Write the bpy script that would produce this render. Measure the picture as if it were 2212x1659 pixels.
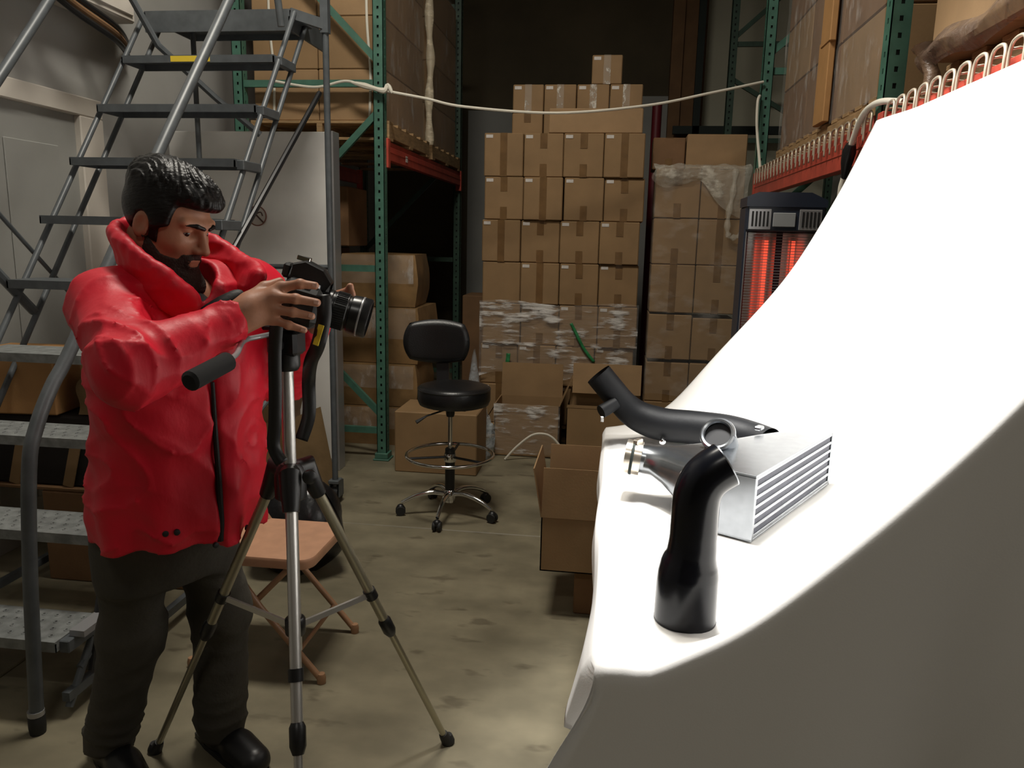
import bpy, bmesh, math, random
import numpy as np
from mathutils import Vector, Matrix, Quaternion
random.seed(7); np.random.seed(7)
for o in list(bpy.data.objects): bpy.data.objects.remove(o)
SC = bpy.context.scene
COL = SC.collection
R = math.radians
# ------------------------------------------------------------------ camera
cam_data = bpy.data.cameras.new('camera'); cam_data.sensor_width = 36.0
cam_data.lens = 36.0 * 1650.0 / 2212.0; cam_data.clip_start = .02
cam = bpy.data.objects.new('camera', cam_data); COL.objects.link(cam)
cam.matrix_world = (Matrix.Translation((0, 0, 1.5)) @ Matrix.Rotation(R(7.3), 4, 'Z')
                    @ Matrix.Rotation(R(90 - 10.8), 4, 'X') @ Matrix.Rotation(R(1.3), 4, 'Z'))
SC.camera = cam
# ------------------------------------------------------------------ world, lights, exposure
world = bpy.data.worlds.new('world'); SC.world = world; world.use_nodes = True
world.node_tree.nodes['Background'].inputs[0].default_value = (.5, .5, .5, 1)
world.node_tree.nodes['Background'].inputs[1].default_value = .02
SC.view_settings.view_transform = 'Standard'; SC.view_settings.look = 'None'
SC.view_settings.exposure = 0.0; SC.view_settings.gamma = 1.0
SC.view_settings.use_curve_mapping = False
def area_light(name, loc, rot, sx, sy, power, color):
    d = bpy.data.lights.new(name, 'AREA'); d.shape = 'RECTANGLE'; d.size = sx; d.size_y = sy
    d.energy = power; d.color = color
    o = bpy.data.objects.new(name, d); COL.objects.link(o); o.location = loc; o.rotation_euler = rot
    return o
area_light('high_bay_lamp', (-.95, 2.65, 4.75), (0, 0, 0), 1.1, .5, 110, (1, .94, .83))
area_light('high_bay_lamp_far', (-.2, -1.6, 4.75), (0, 0, 0), 1.1, .5, 25, (1, .95, .86))
_s = bpy.data.lights.new('photo_spot', 'SPOT'); _s.energy = 390; _s.color = (1, .985, .96)
_s.spot_size = R(54); _s.spot_blend = .4; _s.shadow_soft_size = .2
_so = bpy.data.objects.new('photo_spot', _s); COL.objects.link(_so); _so.location = (.15, 2.02, 2.95)
_so.rotation_euler = (Vector((.62, 1.85, .95)) - Vector(_so.location)).to_track_quat('-Z', 'Y').to_euler()

_s2 = bpy.data.lights.new('added_fill_spot', 'SPOT'); _s2.energy = 230; _s2.color = (1, .985, .96)  # added fill, no known lamp: whitens the far upper part of the cloth
_s2.spot_size = R(44); _s2.spot_blend = .5; _s2.shadow_soft_size = .2
_so2 = bpy.data.objects.new('added_fill_spot', _s2); COL.objects.link(_so2); _so2.location = (-.25, 2.45, 3.0)
_so2.rotation_euler = (Vector((.72, 2.42, 1.55)) - Vector(_so2.location)).to_track_quat('-Z', 'Y').to_euler()

# ------------------------------------------------------------------ materials
def nd(t, typ, **k):
    n = t.nodes.new(typ)
    for a, b in k.items(): setattr(n, a, b)
    return n
MATS = {}
def mat(name, col, rough=.6, metal=0., var=.0, scale=8., col2=None, bump=0., bscale=60., stretch=(1, 1, 1),
        alpha=1., emit=0., emit_col=None, coat=0., sheen=0., spec=.5, detail=4.):
    if name in MATS: return MATS[name]
    m = bpy.data.materials.new(name); m.use_nodes = True; t = m.node_tree; b = t.nodes['Principled BSDF']
    b.inputs['Base Color'].default_value = (*col, 1); b.inputs['Roughness'].default_value = rough
    b.inputs['Metallic'].default_value = metal; b.inputs['Specular IOR Level'].default_value = spec
    if coat: b.inputs['Coat Weight'].default_value = coat; b.inputs['Coat Roughness'].default_value = .08
    if sheen: b.inputs['Sheen Weight'].default_value = sheen
    if alpha < 1: b.inputs['Alpha'].default_value = alpha
    if emit: 
        b.inputs['Emission Color'].default_value = (*(emit_col or col), 1); b.inputs['Emission Strength'].default_value = emit
    if var or col2 or bump:
        tc = nd(t, 'ShaderNodeTexCoord'); mp = nd(t, 'ShaderNodeMapping'); mp.inputs['Scale'].default_value = stretch
        geo = nd(t, 'ShaderNodeNewGeometry'); t.links.new(geo.outputs['Position'], mp.inputs['Vector'])
    if var or col2:
        n = nd(t, 'ShaderNodeTexNoise'); n.inputs['Scale'].default_value = scale; n.inputs['Detail'].default_value = detail
        t.links.new(mp.outputs['Vector'], n.inputs['Vector'])
        r = nd(t, 'ShaderNodeValToRGB'); c2 = col2 or tuple(min(1, c * (1 + var)) for c in col)
        c1 = col if col2 else tuple(c * (1 - var) for c in col)
        r.color_ramp.elements[0].position = .32; r.color_ramp.elements[1].position = .68
        r.color_ramp.elements[0].color = (*c1, 1); r.color_ramp.elements[1].color = (*c2, 1)
        t.links.new(n.outputs['Fac'], r.inputs['Fac']); t.links.new(r.outputs['Color'], b.inputs['Base Color'])
    if bump:
        n2 = nd(t, 'ShaderNodeTexNoise'); n2.inputs['Scale'].default_value = bscale; n2.inputs['Detail'].default_value = 5
        t.links.new(mp.outputs['Vector'], n2.inputs['Vector'])
        bp = nd(t, 'ShaderNodeBump'); bp.inputs['Strength'].default_value = bump; bp.inputs['Distance'].default_value = .01
        t.links.new(n2.outputs['Fac'], bp.inputs['Height']); t.links.new(bp.outputs['Normal'], b.inputs['Normal'])
    MATS[name] = m; return m

def film_mat(name, base_alpha, streak_alpha, scale, stretch, lo=.5, hi=.7, col=(.75, .72, .68), rough=.18):
    m = bpy.data.materials.new(name); m.use_nodes = True; t = m.node_tree; b = t.nodes['Principled BSDF']
    b.inputs['Base Color'].default_value = (*col, 1); b.inputs['Roughness'].default_value = rough
    geo = nd(t, 'ShaderNodeNewGeometry'); mp = nd(t, 'ShaderNodeMapping'); mp.inputs['Scale'].default_value = stretch
    t.links.new(geo.outputs['Position'], mp.inputs['Vector'])
    n = nd(t, 'ShaderNodeTexNoise'); n.inputs['Scale'].default_value = scale; n.inputs['Detail'].default_value = 6
    n.inputs['Roughness'].default_value = .65
    t.links.new(mp.outputs['Vector'], n.inputs['Vector'])
    n0 = nd(t, 'ShaderNodeTexNoise'); n0.inputs['Scale'].default_value = 4.5; n0.inputs['Detail'].default_value = 2
    t.links.new(geo.outputs['Position'], n0.inputs['Vector'])
    ms = nd(t, 'ShaderNodeMapRange'); ms.inputs['From Min'].default_value = .38; ms.inputs['From Max'].default_value = .62
    ms.inputs['To Min'].default_value = .72; ms.inputs['To Max'].default_value = 1.12
    t.links.new(n0.outputs['Fac'], ms.inputs['Value'])
    mu = nd(t, 'ShaderNodeMath', operation='MULTIPLY'); t.links.new(n.outputs['Fac'], mu.inputs[0]); t.links.new(ms.outputs['Result'], mu.inputs[1])
    mr = nd(t, 'ShaderNodeMapRange'); mr.inputs['From Min'].default_value = lo; mr.inputs['From Max'].default_value = hi
    mr.inputs['To Min'].default_value = base_alpha; mr.inputs['To Max'].default_value = streak_alpha
    t.links.new(mu.outputs['Value'], mr.inputs['Value']); t.links.new(mr.outputs['Result'], b.inputs['Alpha'])
    bp = nd(t, 'ShaderNodeBump'); bp.inputs['Strength'].default_value = .7; bp.inputs['Distance'].default_value = .02
    t.links.new(n.outputs['Fac'], bp.inputs['Height']); t.links.new(bp.outputs['Normal'], b.inputs['Normal'])
    return m

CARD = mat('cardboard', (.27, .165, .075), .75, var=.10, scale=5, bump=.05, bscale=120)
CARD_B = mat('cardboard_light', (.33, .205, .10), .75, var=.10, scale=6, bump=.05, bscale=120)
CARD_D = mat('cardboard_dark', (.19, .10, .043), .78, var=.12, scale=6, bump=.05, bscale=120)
CARD_O = mat('cardboard_orange', (.40, .21, .075), .75, var=.10, scale=6, bump=.05, bscale=120)
KRAFT = mat('kraft_paper', (.24, .155, .07), .8, var=.12, scale=9, bump=.25, bscale=25)
TAPE = mat('brown_tape', (.17, .095, .038), .28, var=.15, scale=14)
TAPE_CLEAR = film_mat('clear_tape', .12, .75, 30, (1, 1, .7), .52, .62, (.8, .75, .66), .12)
STICK = mat('sticker_paper', (.62, .58, .54), .6, var=.08, scale=60)
PRINT = mat('sticker_print', (.12, .11, .1), .7)
WOOD = mat('pallet_wood', (.34, .215, .10), .8, var=.25, scale=12, stretch=(1, 1, 6), bump=.2, bscale=50)
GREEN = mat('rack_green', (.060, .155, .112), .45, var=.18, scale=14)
GREEN_D = mat('rack_green_shaded', (.035, .075, .05), .5, var=.2, scale=12)  # shaded copy of the rack green: far uprights' shade is put into the colour
HOLE = mat('rack_inside', (.012, .02, .016), .7)
RED_BEAM = mat('rack_red', (.46, .065, .04), .5, var=.18, scale=10)
WIRE = mat('galvanised_wire', (.55, .47, .36), .4, .5)
STEEL = mat('ladder_grey_paint', (.085, .095, .102), .42, var=.15, scale=20)
TREAD = mat('ladder_tread_grey', (.19, .20, .195), .6, var=.25, scale=30, bump=.15, bscale=90)
RUBBER = mat('black_rubber', (.012, .012, .012), .6)
BLACKP = mat('black_plastic', (.010, .010, .011), .38)
VINYL = mat('black_vinyl', (.008, .008, .009), .36, bump=.1, bscale=150)
CHROME = mat('chrome', (.75, .75, .74), .12, 1.)
ALU = mat('satin_aluminium', (.62, .61, .59), .34, .75)
ALU_D = mat('champagne_aluminium', (.40, .37, .27), .36, .7)
CAST = mat('cast_aluminium', (.33, .35, .375), .24, .95, var=.06, scale=40)
CLOTH = mat('white_cotton', (.80, .79, .77), .95, bump=.04, bscale=300, spec=.2)
WALLG = mat('grey_wall_paint', (.40, .395, .375), .7, var=.10, scale=1.6)
WHITEP = mat('white_panel_paint', (.84, .83, .79), .55, var=.12, scale=2.2)
TRIMW = mat('cream_trim_paint', (.66, .61, .54), .55, var=.06, scale=3)
DOORG = mat('grey_door_paint', (.30, .30, .28), .6, var=.1, scale=2)
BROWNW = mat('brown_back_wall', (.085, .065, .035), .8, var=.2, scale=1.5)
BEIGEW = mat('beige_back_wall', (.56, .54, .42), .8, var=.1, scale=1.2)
CEIL = mat('ceiling_paint', (.10, .095, .085), .8)
ROPE = mat('white_rope', (.70, .66, .56), .8)
YELLOW = mat('yellow_sticker', (.75, .55, .04), .5)
REDS = mat('red_sticker', (.6, .02, .06), .5)
NAVY = mat('navy_plastic', (.022, .03, .05), .35)
SILV = mat('silver_plastic', (.40, .40, .41), .3, .5)
TAN = mat('tan_enamel', (.50, .27, .165), .4, var=.08, scale=20)
TAN_L = mat('tan_enamel_legs', (.36, .20, .11), .4, var=.08, scale=20)
FILM_W = film_mat('stretch_film', .10, .9, 5.5, (1, 1, 6), .47, .62)
FILM_S = film_mat('stretch_film_soft', .13, .5, 6, (2.4, 2.4, .8), .52, .72)
FILM_D = film_mat('stretch_film_drape', .28, .75, 9, (1, 1, 1.6), .48, .66, (.72, .68, .58), .22)
BAGP = film_mat('clear_bag', .25, .8, 16, (1, 1, 1), .45, .62, (.62, .68, .72), .15)

def floor_mat():
    m = bpy.data.materials.new('concrete_floor'); m.use_nodes = True; t = m.node_tree; b = t.nodes['Principled BSDF']
    geo = nd(t, 'ShaderNodeNewGeometry')
    def noise(s, d, vec=(1, 1, 1)):
        mp = nd(t, 'ShaderNodeMapping'); mp.inputs['Scale'].default_value = vec; t.links.new(geo.outputs['Position'], mp.inputs['Vector'])
        n = nd(t, 'ShaderNodeTexNoise'); n.inputs['Scale'].default_value = s; n.inputs['Detail'].default_value = d
        t.links.new(mp.outputs['Vector'], n.inputs['Vector']); return n
    n1 = noise(2.2, 6, (1, 2.0, 1)); n2 = noise(9, 8); n3 = noise(5, 3, (1.0, 2.2, 1))
    r1 = nd(t, 'ShaderNodeValToRGB'); r1.color_ramp.elements[0].position = .3; r1.color_ramp.elements[1].position = .72
    r1.color_ramp.elements[0].color = (.15, .130, .083, 1); r1.color_ramp.elements[1].color = (.275, .24, .158, 1)
    t.links.new(n1.outputs['Fac'], r1.inputs['Fac'])
    r2 = nd(t, 'ShaderNodeValToRGB'); r2.color_ramp.elements[0].position = .3; r2.color_ramp.elements[1].position = .7
    r2.color_ramp.elements[0].color = (.80, .80, .80, 1); r2.color_ramp.elements[1].color = (1, 1, 1, 1)
    t.links.new(n2.outputs['Fac'], r2.inputs['Fac'])
    mx = nd(t, 'ShaderNodeMix', data_type='RGBA', blend_type='MULTIPLY'); mx.inputs[0].default_value = 1
    t.links.new(r1.outputs['Color'], mx.inputs[6]); t.links.new(r2.outputs['Color'], mx.inputs[7])
    r3 = nd(t, 'ShaderNodeValToRGB'); r3.color_ramp.elements[0].position = .62; r3.color_ramp.elements[1].position = .70
    r3.color_ramp.elements[0].color = (1, 1, 1, 1); r3.color_ramp.elements[1].color = (.62, .6, .58, 1)
    t.links.new(n3.outputs['Fac'], r3.inputs['Fac'])
    mx2 = nd(t, 'ShaderNodeMix', data_type='RGBA', blend_type='MULTIPLY'); mx2.inputs[0].default_value = 1
    t.links.new(mx.outputs[2], mx2.inputs[6]); t.links.new(r3.outputs['Color'], mx2.inputs[7])
    t.links.new(mx2.outputs[2], b.inputs['Base Color'])
    b.inputs['Roughness'].default_value = .55
    bp = nd(t, 'ShaderNodeBump'); bp.inputs['Strength'].default_value = .08; bp.inputs['Distance'].default_value = .01
    t.links.new(n2.outputs['Fac'], bp.inputs['Height']); t.links.new(bp.outputs['Normal'], b.inputs['Normal'])
    return m
FLOOR = floor_mat()

# ------------------------------------------------------------------ mesh helpers
def V(*a): return Vector(a)
def frame_z(d):
    d = Vector(d).normalized(); a = Vector((0, 0, 1)) if abs(d.z) < .9 else Vector((1, 0, 0))
    x = a.cross(d).normalized(); y = d.cross(x); return x, y, d
class MB:
    def __init__(s): s.v = []; s.f = []
    def add(s, vs, fs):
        k = len(s.v); s.v += [tuple(p) for p in vs]; s.f += [tuple(i + k for i in f) for f in fs]; return s
    def box(s, c, size, rot=None, ch=0.):
        hx, hy, hz = size[0] / 2, size[1] / 2, size[2] / 2; c = Vector(c)
        M = rot if rot is not None else Matrix.Identity(3)
        if isinstance(M, (int, float)): M = Matrix.Rotation(M, 3, 'Z')
        if ch <= 0:
            vs = [c + M @ Vector((a * hx, b * hy, d * hz)) for d in (-1, 1) for b in (-1, 1) for a in (-1, 1)]
            fs = [(0, 2, 3, 1), (4, 5, 7, 6), (0, 1, 5, 4), (2, 6, 7, 3), (0, 4, 6, 2), (1, 3, 7, 5)]
            return s.add(vs, fs)
        ch = min(ch, hx * .9, hy * .9, hz * .9); idx = {}; vs = []
        for a in (-1, 1):
            for b in (-1, 1):
                for d in (-1, 1):
                    for ax in range(3):
                        p = [a * (hx - ch), b * (hy - ch), d * (hz - ch)]; p[ax] = (a * hx, b * hy, d * hz)[ax]
                        idx[(a, b, d, ax)] = len(vs); vs.append(c + M @ Vector(p))
        fs = []
        for sg in (-1, 1):
            fs.append([idx[(sg, b, d, 0)] for b, d in ((-1, -1), (1, -1), (1, 1), (-1, 1))][::sg])
            fs.append([idx[(a, sg, d, 1)] for a, d in ((-1, -1), (-1, 1), (1, 1), (1, -1))][::sg])
            fs.append([idx[(a, b, sg, 2)] for a, b in ((-1, -1), (1, -1), (1, 1), (-1, 1))][::sg])
        for p in (-1, 1):
            for q in (-1, 1):
                fs.append([idx[(p, q, -1, 0)], idx[(p, q, 1, 0)], idx[(p, q, 1, 1)], idx[(p, q, -1, 1)]])
                fs.append([idx[(p, -1, q, 0)], idx[(p, 1, q, 0)], idx[(p, 1, q, 2)], idx[(p, -1, q, 2)]])
                fs.append([idx[(-1, p, q, 1)], idx[(1, p, q, 1)], idx[(1, p, q, 2)], idx[(-1, p, q, 2)]])
        for a in (-1, 1):
            for b in (-1, 1):
                for d in (-1, 1): fs.append([idx[(a, b, d, 0)], idx[(a, b, d, 1)], idx[(a, b, d, 2)]])
        return s.add(vs, fs)
    def bb(s, x0, x1, y0, y1, z0, z1, ch=0.):
        return s.box(((x0 + x1) / 2, (y0 + y1) / 2, (z0 + z1) / 2), (abs(x1 - x0), abs(y1 - y0), abs(z1 - z0)), None, ch)
    def tube(s, pts, r, n=10, caps=True, flat=None):
        pts = [Vector(p) for p in pts]; k = len(pts); rs = r if isinstance(r, (list, tuple)) else [r] * k
        t = [(pts[min(i + 1, k - 1)] - pts[max(i - 1, 0)]).normalized() for i in range(k)]
        x, y, _ = frame_z(t[0]); vs = []; fs = []
        for i in range(k):
            x = (x - t[i] * x.dot(t[i])).normalized(); y = t[i].cross(x)
            for j in range(n):
                a = 2 * math.pi * j / n; vs.append(pts[i] + (x * math.cos(a) + y * math.sin(a)) * rs[i])
        for i in range(k - 1):
            for j in range(n):
                fs.append((i * n + j, i * n + (j + 1) % n, (i + 1) * n + (j + 1) % n, (i + 1) * n + j))
        if caps: fs.append(tuple(range(n))[::-1]); fs.append(tuple((k - 1) * n + j for j in range(n)))
        return s.add(vs, fs)
    def bar(s, a, b, w, h, up=(0, 0, 1)):
        a, b = Vector(a), Vector(b); d = (b - a).normalized(); u = Vector(up); x = d.cross(u)
        if x.length < 1e-4: x = d.cross(Vector((1, 0, 0)))
        x.normalize(); u = x.cross(d)
        vs = [p + x * (i * w / 2) + u * (j * h / 2) for p in (a, b) for i, j in ((-1, -1), (1, -1), (1, 1), (-1, 1))]
        return s.add(vs, [(0, 1, 2, 3), (7, 6, 5, 4), (0, 4, 5, 1), (1, 5, 6, 2), (2, 6, 7, 3), (3, 7, 4, 0)])
    def lathe(s, prof, o, axis=(0, 0, 1), n=24, caps=True):
        o = Vector(o); x, y, z = frame_z(axis); vs = []; fs = []; k = len(prof)
        for (r, h) in prof:
            for j in range(n):
                a = 2 * math.pi * j / n; vs.append(o + z * h + (x * math.cos(a) + y * math.sin(a)) * max(r, 1e-5))
        for i in range(k - 1):
            for j in range(n): fs.append((i * n + j, i * n + (j + 1) % n, (i + 1) * n + (j + 1) % n, (i + 1) * n + j))
        if caps: fs.append(tuple(range(n))[::-1]); fs.append(tuple((k - 1) * n + j for j in range(n)))
        return s.add(vs, fs)
    def grid(s, fn, nu, nv, flip=False):
        vs = [fn(i / nu, j / nv) for j in range(nv + 1) for i in range(nu + 1)]; w = nu + 1
        fs = [((j * w + i, j * w + i + 1, (j + 1) * w + i + 1, (j + 1) * w + i)) for j in range(nv) for i in range(nu)]
        if flip: fs = [f[::-1] for f in fs]
        return s.add(vs, fs)
    def ball(s, c, r, n=14, m=9):
        rr = r if isinstance(r, (list, tuple)) else (r, r, r); c = Vector(c)
        def fn(u, v):
            a = 2 * math.pi * u; b = math.pi * (v - .5)
            return c + Vector((rr[0] * math.cos(b) * math.cos(a), rr[1] * math.cos(b) * math.sin(a), rr[2] * math.sin(b)))
        return s.grid(fn, n, m)
    def prism(s, poly, z0, z1, M=None):
        k = len(poly); M = M or Matrix.Identity(4)
        vs = [M @ Vector((p[0], p[1], z0)) for p in poly] + [M @ Vector((p[0], p[1], z1)) for p in poly]
        fs = [tuple(range(k))[::-1], tuple(range(k, 2 * k))] + [(i, (i + 1) % k, (i + 1) % k + k, i + k) for i in range(k)]
        return s.add(vs, fs)
    def mesh(s, name, off=(0, 0, 0), smooth=False, angle=None):
        me = bpy.data.meshes.new(name); o = Vector(off)
        me.from_pydata([tuple(Vector(p) - o) for p in s.v], [], s.f)
        bm = bmesh.new(); bm.from_mesh(me); bmesh.ops.recalc_face_normals(bm, faces=bm.faces); bm.to_mesh(me); bm.free()
        if smooth:
            me.shade_smooth()
            if angle: me.set_sharp_from_angle(angle=R(angle))
        return me
def wloc(o):
    p = Vector((0, 0, 0))
    while o: p += o.location; o = o.parent
    return p
def link(name, me, m, parent=None, loc=(0, 0, 0)):
    o = bpy.data.objects.new(name, me); COL.objects.link(o); o.location = loc
    if me is not None and m is not None:
        if not me.materials: me.materials.append(m)
    if parent: o.parent = parent
    return o
def part(name, mb, m, parent, smooth=False, angle=40):
    """a part given in world coordinates below a parent that is only translated"""
    return link(name, mb.mesh(name, wloc(parent), smooth, angle), m, parent)
def solo(name, mb, m, label, cat, group=None, smooth=False, angle=40):
    xs = np.array(mb.v); c = ((xs[:, 0].min() + xs[:, 0].max()) / 2, (xs[:, 1].min() + xs[:, 1].max()) / 2, xs[:, 2].min())
    o = link(name, mb.mesh(name, c, smooth, angle), m, None, c); return tag(o, label, cat, group)
def tag(o, label, cat, group=None):
    o['label'] = label; o['category'] = cat
    if group: o['group'] = group
    return o
def thing(name, label, cat, loc, group=None, rotz=0.):
    o = bpy.data.objects.new(name, None); o.empty_display_size = .05; COL.objects.link(o); o.location = loc; o.rotation_euler = (0, 0, rotz)
    return tag(o, label, cat, group)
def struct(name, mb, m, smooth=False):
    o = link(name, mb.mesh(name, (0, 0, 0), smooth), m); o['kind'] = 'structure'; return o
def catmull(pts, n=8):
    pts = [Vector(p) for p in pts]; out = []
    for i in range(len(pts) - 1):
        p0 = pts[max(i - 1, 0)]; p1 = pts[i]; p2 = pts[i + 1]; p3 = pts[min(i + 2, len(pts) - 1)]
        for k in range(n):
            t = k / n
            out.append(.5 * ((2 * p1) + (p2 - p0) * t + (2 * p0 - 5 * p1 + 4 * p2 - p3) * t * t + (3 * p1 - p0 - 3 * p2 + p3) * t ** 3))
    out.append(pts[-1]); return out
def sstep(a, b, x):
    t = min(1, max(0, (x - a) / (b - a))); return t * t * (3 - 2 * t)
def wob(x, y, z=0., s=1.):
    return (math.sin(1.7 * x * s + 3.1 * y * s + .3) + math.sin(2.9 * x * s - 1.3 * y * s + 2.2 * z * s + 1.1) + math.sin(4.3 * z * s + 2.3 * y * s + .7)) / 3

# ------------------------------------------------------------------ the setting
fl = struct('floor', MB().bb(-4.2, 3.2, -2.6, 9.3, -.14, -.05), HOLE)
for (y0, y1) in ((-2.6, 3.69), (3.697, 9.3)):
    for (x0, x1) in ((-4.2, -2.0035), (-1.9965, 3.2)) if y0 < 0 else ((-4.2, 3.2),):
        part('slab', MB().bb(x0, x1, y0, y1, -.05, 0, .004), FLOOR, fl)
struct('ceiling', MB().bb(-4.2, 3.2, -2.6, 9.3, 4.9, 5.0), CEIL)
WX = -2.75
wl = MB().bb(WX - .12, WX, 3.87, 9.2, 0, 4.9).bb(WX - .12, WX, -2.6, 3.87, 2.16, 4.9).bb(WX - .12, WX, -2.6, 2.6, 0, 2.16)
struct('wall_left', wl, WALLG)
struct('wall_right', MB().bb(2.3, 2.42, -2.6, 9.2, 0, 4.9), WALLG)
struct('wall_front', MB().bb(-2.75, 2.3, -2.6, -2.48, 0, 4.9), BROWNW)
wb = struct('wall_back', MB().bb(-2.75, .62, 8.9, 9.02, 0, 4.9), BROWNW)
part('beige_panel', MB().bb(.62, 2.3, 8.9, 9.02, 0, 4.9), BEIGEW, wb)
part('grey_panel', MB().bb(-1.7, -1.2, 8.86, 8.9, 0, 2.9).bb(-.3, .55, 8.86, 8.9, 0, 3.05), DOORG, wb)
struct('trim_1', MB().bb(.50, .62, 8.7, 8.9, 0, 4.9).bb(.62, .86, 8.75, 8.9, 0, 4.9), CARD_D)
dr = struct('door_1', MB().bb(WX - .05, WX - .005, 2.55, 3.75, 0, 2.07, .001), DOORG)
part('door_frame', MB().bb(WX - .02, WX + .03, 2.45, 3.92, 2.065, 2.16, .006).bb(WX - .02, WX + .03, 3.74, 3.92, 0, 2.065, .006), TRIMW, dr)
part('door_panel', MB().bb(WX - .006, WX + .004, 2.75, 3.1, .2, 1.9, .004).bb(WX - .006, WX + .004, 3.25, 3.6, .2, 1.9, .004), DOORG, dr)
wp = struct('wall_partition', MB().bb(WX, -1.70, 4.57, 4.66, 0, 2.10, .006), WHITEP)
part('edge_trim', MB().bb(-1.706, -1.694, 4.562, 4.668, 0, 2.104, .002), SILV, wp)
part('base_strip', MB().bb(WX, -1.72, 4.555, 4.57, 0, .08, .003), DOORG, wp)
# ------------------------------------------------------------------ storage racks
def post_mesh(x, y, z1, sx, w=.066, m=.052, aisle=1):
    """perforated rack post: face towards -Y and face towards the aisle, both with slots"""
    b = MB(); t = .004; hw = w / 2; pitch = .0545; hh = .018; hwid = .013
    for side in range(2):
        if side == 0: P = lambda a, d: (x + a, y - hw + d)
        else: P = lambda a, d: (x + aisle * (hw - d), y + a)
        def bx(a0, a1, z0, zz):
            p, q = P(a0, 0), P(a1, t)
            b.bb(min(p[0], q[0]), max(p[0], q[0]), min(p[1], q[1]), max(p[1], q[1]), z0, zz)
        bx(-hw, -hwid / 2, 0, z1); bx(hwid / 2, hw, 0, z1)
        z = .02; bx(-hwid / 2, hwid / 2, 0, z)
        while z < z1 - pitch:
            bx(-hwid / 2, hwid / 2, z + hh, z + pitch); z += pitch
    b.bb(x - aisle * hw, x - aisle * (hw - t), y - hw, y + hw, 0, z1)
    return b
def upright(label, x0, x1, y, z1, horiz, diag, mat_, aisle):
    """x0 is the aisle post, x1 the rear post"""
    t = thing('rack_upright_frame', label, 'rack frame', (x0, y, 0))
    for x in (x0, x1):
        p = part('post', post_mesh(x, y, z1, 1, aisle=aisle), mat_, t)
        part('post_inside', MB().bb(x - .022, x + .022, y - .022, y + .022, .01, z1 - .01), HOLE, p)
        part('base_plate', MB().bb(x - .055, x + .055, y - .06, y + .06, 0, .012, .003).bb(x - .045, x + .045, y - .05, y + .05, .012, .05, .003), mat_, t)
    for z in horiz: part('horizontal_brace', MB().bar((x0, y, z), (x1, y, z), .03, .042), mat_, t)
    for (za, zb) in diag: part('diagonal_brace', MB().bar((x0, y - .004, za), (x1, y - .004, zb), .03, .04), mat_, t)
    return t
upright('green perforated rack upright beside the white partition, black stool in front', -1.5, -2.42, 4.88, 4.2,
        (.20, 1.285, 2.43, 3.55), ((.30, 1.22), (2.27, 1.35), (2.55, 3.48), (3.9, 3.6)), GREEN, 1)
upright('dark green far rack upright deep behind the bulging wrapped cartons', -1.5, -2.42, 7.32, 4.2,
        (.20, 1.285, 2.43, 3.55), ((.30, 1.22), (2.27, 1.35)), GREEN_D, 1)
upright('green rack upright right of the plain carton and white rope end', .93, 1.86, 5.42, 4.2,
        (.3, 1.5, 2.6, 3.6), ((.4, 1.4), (1.6, 2.5), (2.7, 3.5)), GREEN, -1)
upright('nearest green rack upright rising behind the top of the white backdrop', .93, 1.86, 2.96, 4.2,
        (.3, 1.5, 2.7, 3.6), ((.4, 1.4), (1.6, 2.6)), GREEN, -1)
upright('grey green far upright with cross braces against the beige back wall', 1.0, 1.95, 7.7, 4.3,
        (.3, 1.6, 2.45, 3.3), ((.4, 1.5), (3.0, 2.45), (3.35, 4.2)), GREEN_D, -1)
solo('red_pole', MB().tube([(.33, 7.5, 0), (.33, 7.5, 2.75)], .045, 12), mat('dark_red_paint', (.12, .006, .012), .5),
     'dark red pole standing in the gap behind the central stack', 'pole', smooth=True)
solo('dark_wall_rail', MB().bb(.55, 2.2, 8.55, 8.62, 2.62, 2.7).bb(.75, .82, 8.55, 8.62, 0, 4.3), HOLE,
     'thin dark rail running along the beige back wall', 'rail')
def beam(label, x, y0, y1, z0, z1, clips, facing, pm=RED_BEAM):
    """box beam with a step on the aisle face, facing = -1 aisle at smaller x"""
    t = thing('rack_beam', label, 'rack beam', (x, (y0 + y1) / 2, z0)); f = facing
    xa, xb = x, x - f * .045
    part('beam_box', MB().bb(min(xa, xb), max(xa, xb), y0 + .04, y1 - .04, z0, z1 - .035, .003)
         .bb(min(x - f * .014, xb), max(x - f * .014, xb), y0 + .04, y1 - .04, z1 - .035, z1, .002), pm, t)
    part('beam_lip', MB().bb(min(x + f * .003, x), max(x + f * .003, x), y0 + .04, y1 - .04, z0 + (z1 - z0) * .42, z0 + (z1 - z0) * .46), pm, t)
    for yy in clips:
        part('end_clip', MB().bb(min(x + f * .006, xb), max(x + f * .006, xb), yy - .025, yy + .025, z0 - .05, z1 + .012, .003), pm, t)
    return t
bl = beam('short red beam end on the left rack below the loaded pallet', -1.46, 4.88, 7.32, 1.975, 2.095, (4.925, 7.275), 1)
part('beam_sticker', MB().bb(-1.4585, -1.457, 5.33, 5.38, 2.0, 2.04), STICK, bl)
beam('rear red beam of the left rack under the loaded pallets', -2.42, 4.88, 7.32, 1.975, 2.095, (4.925, 7.275), 1)
beam('long red beam of the right rack above the heater', .895, 2.96, 5.42, 1.80, 1.945, (3.005, 5.375), -1)
beam('bright red beam carrying the top of the white backdrop', .895, .5, 2.96, 1.80, 1.945, (2.915,), -1)
beam('rear beam of the right rack behind the heater', 1.86, 2.96, 5.42, 1.80, 1.945, (3.005, 5.375), 1)
beam('rear beam of the right rack behind the white backdrop', 1.86, .5, 2.96, 1.80, 1.945, (2.915,), 1)
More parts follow.
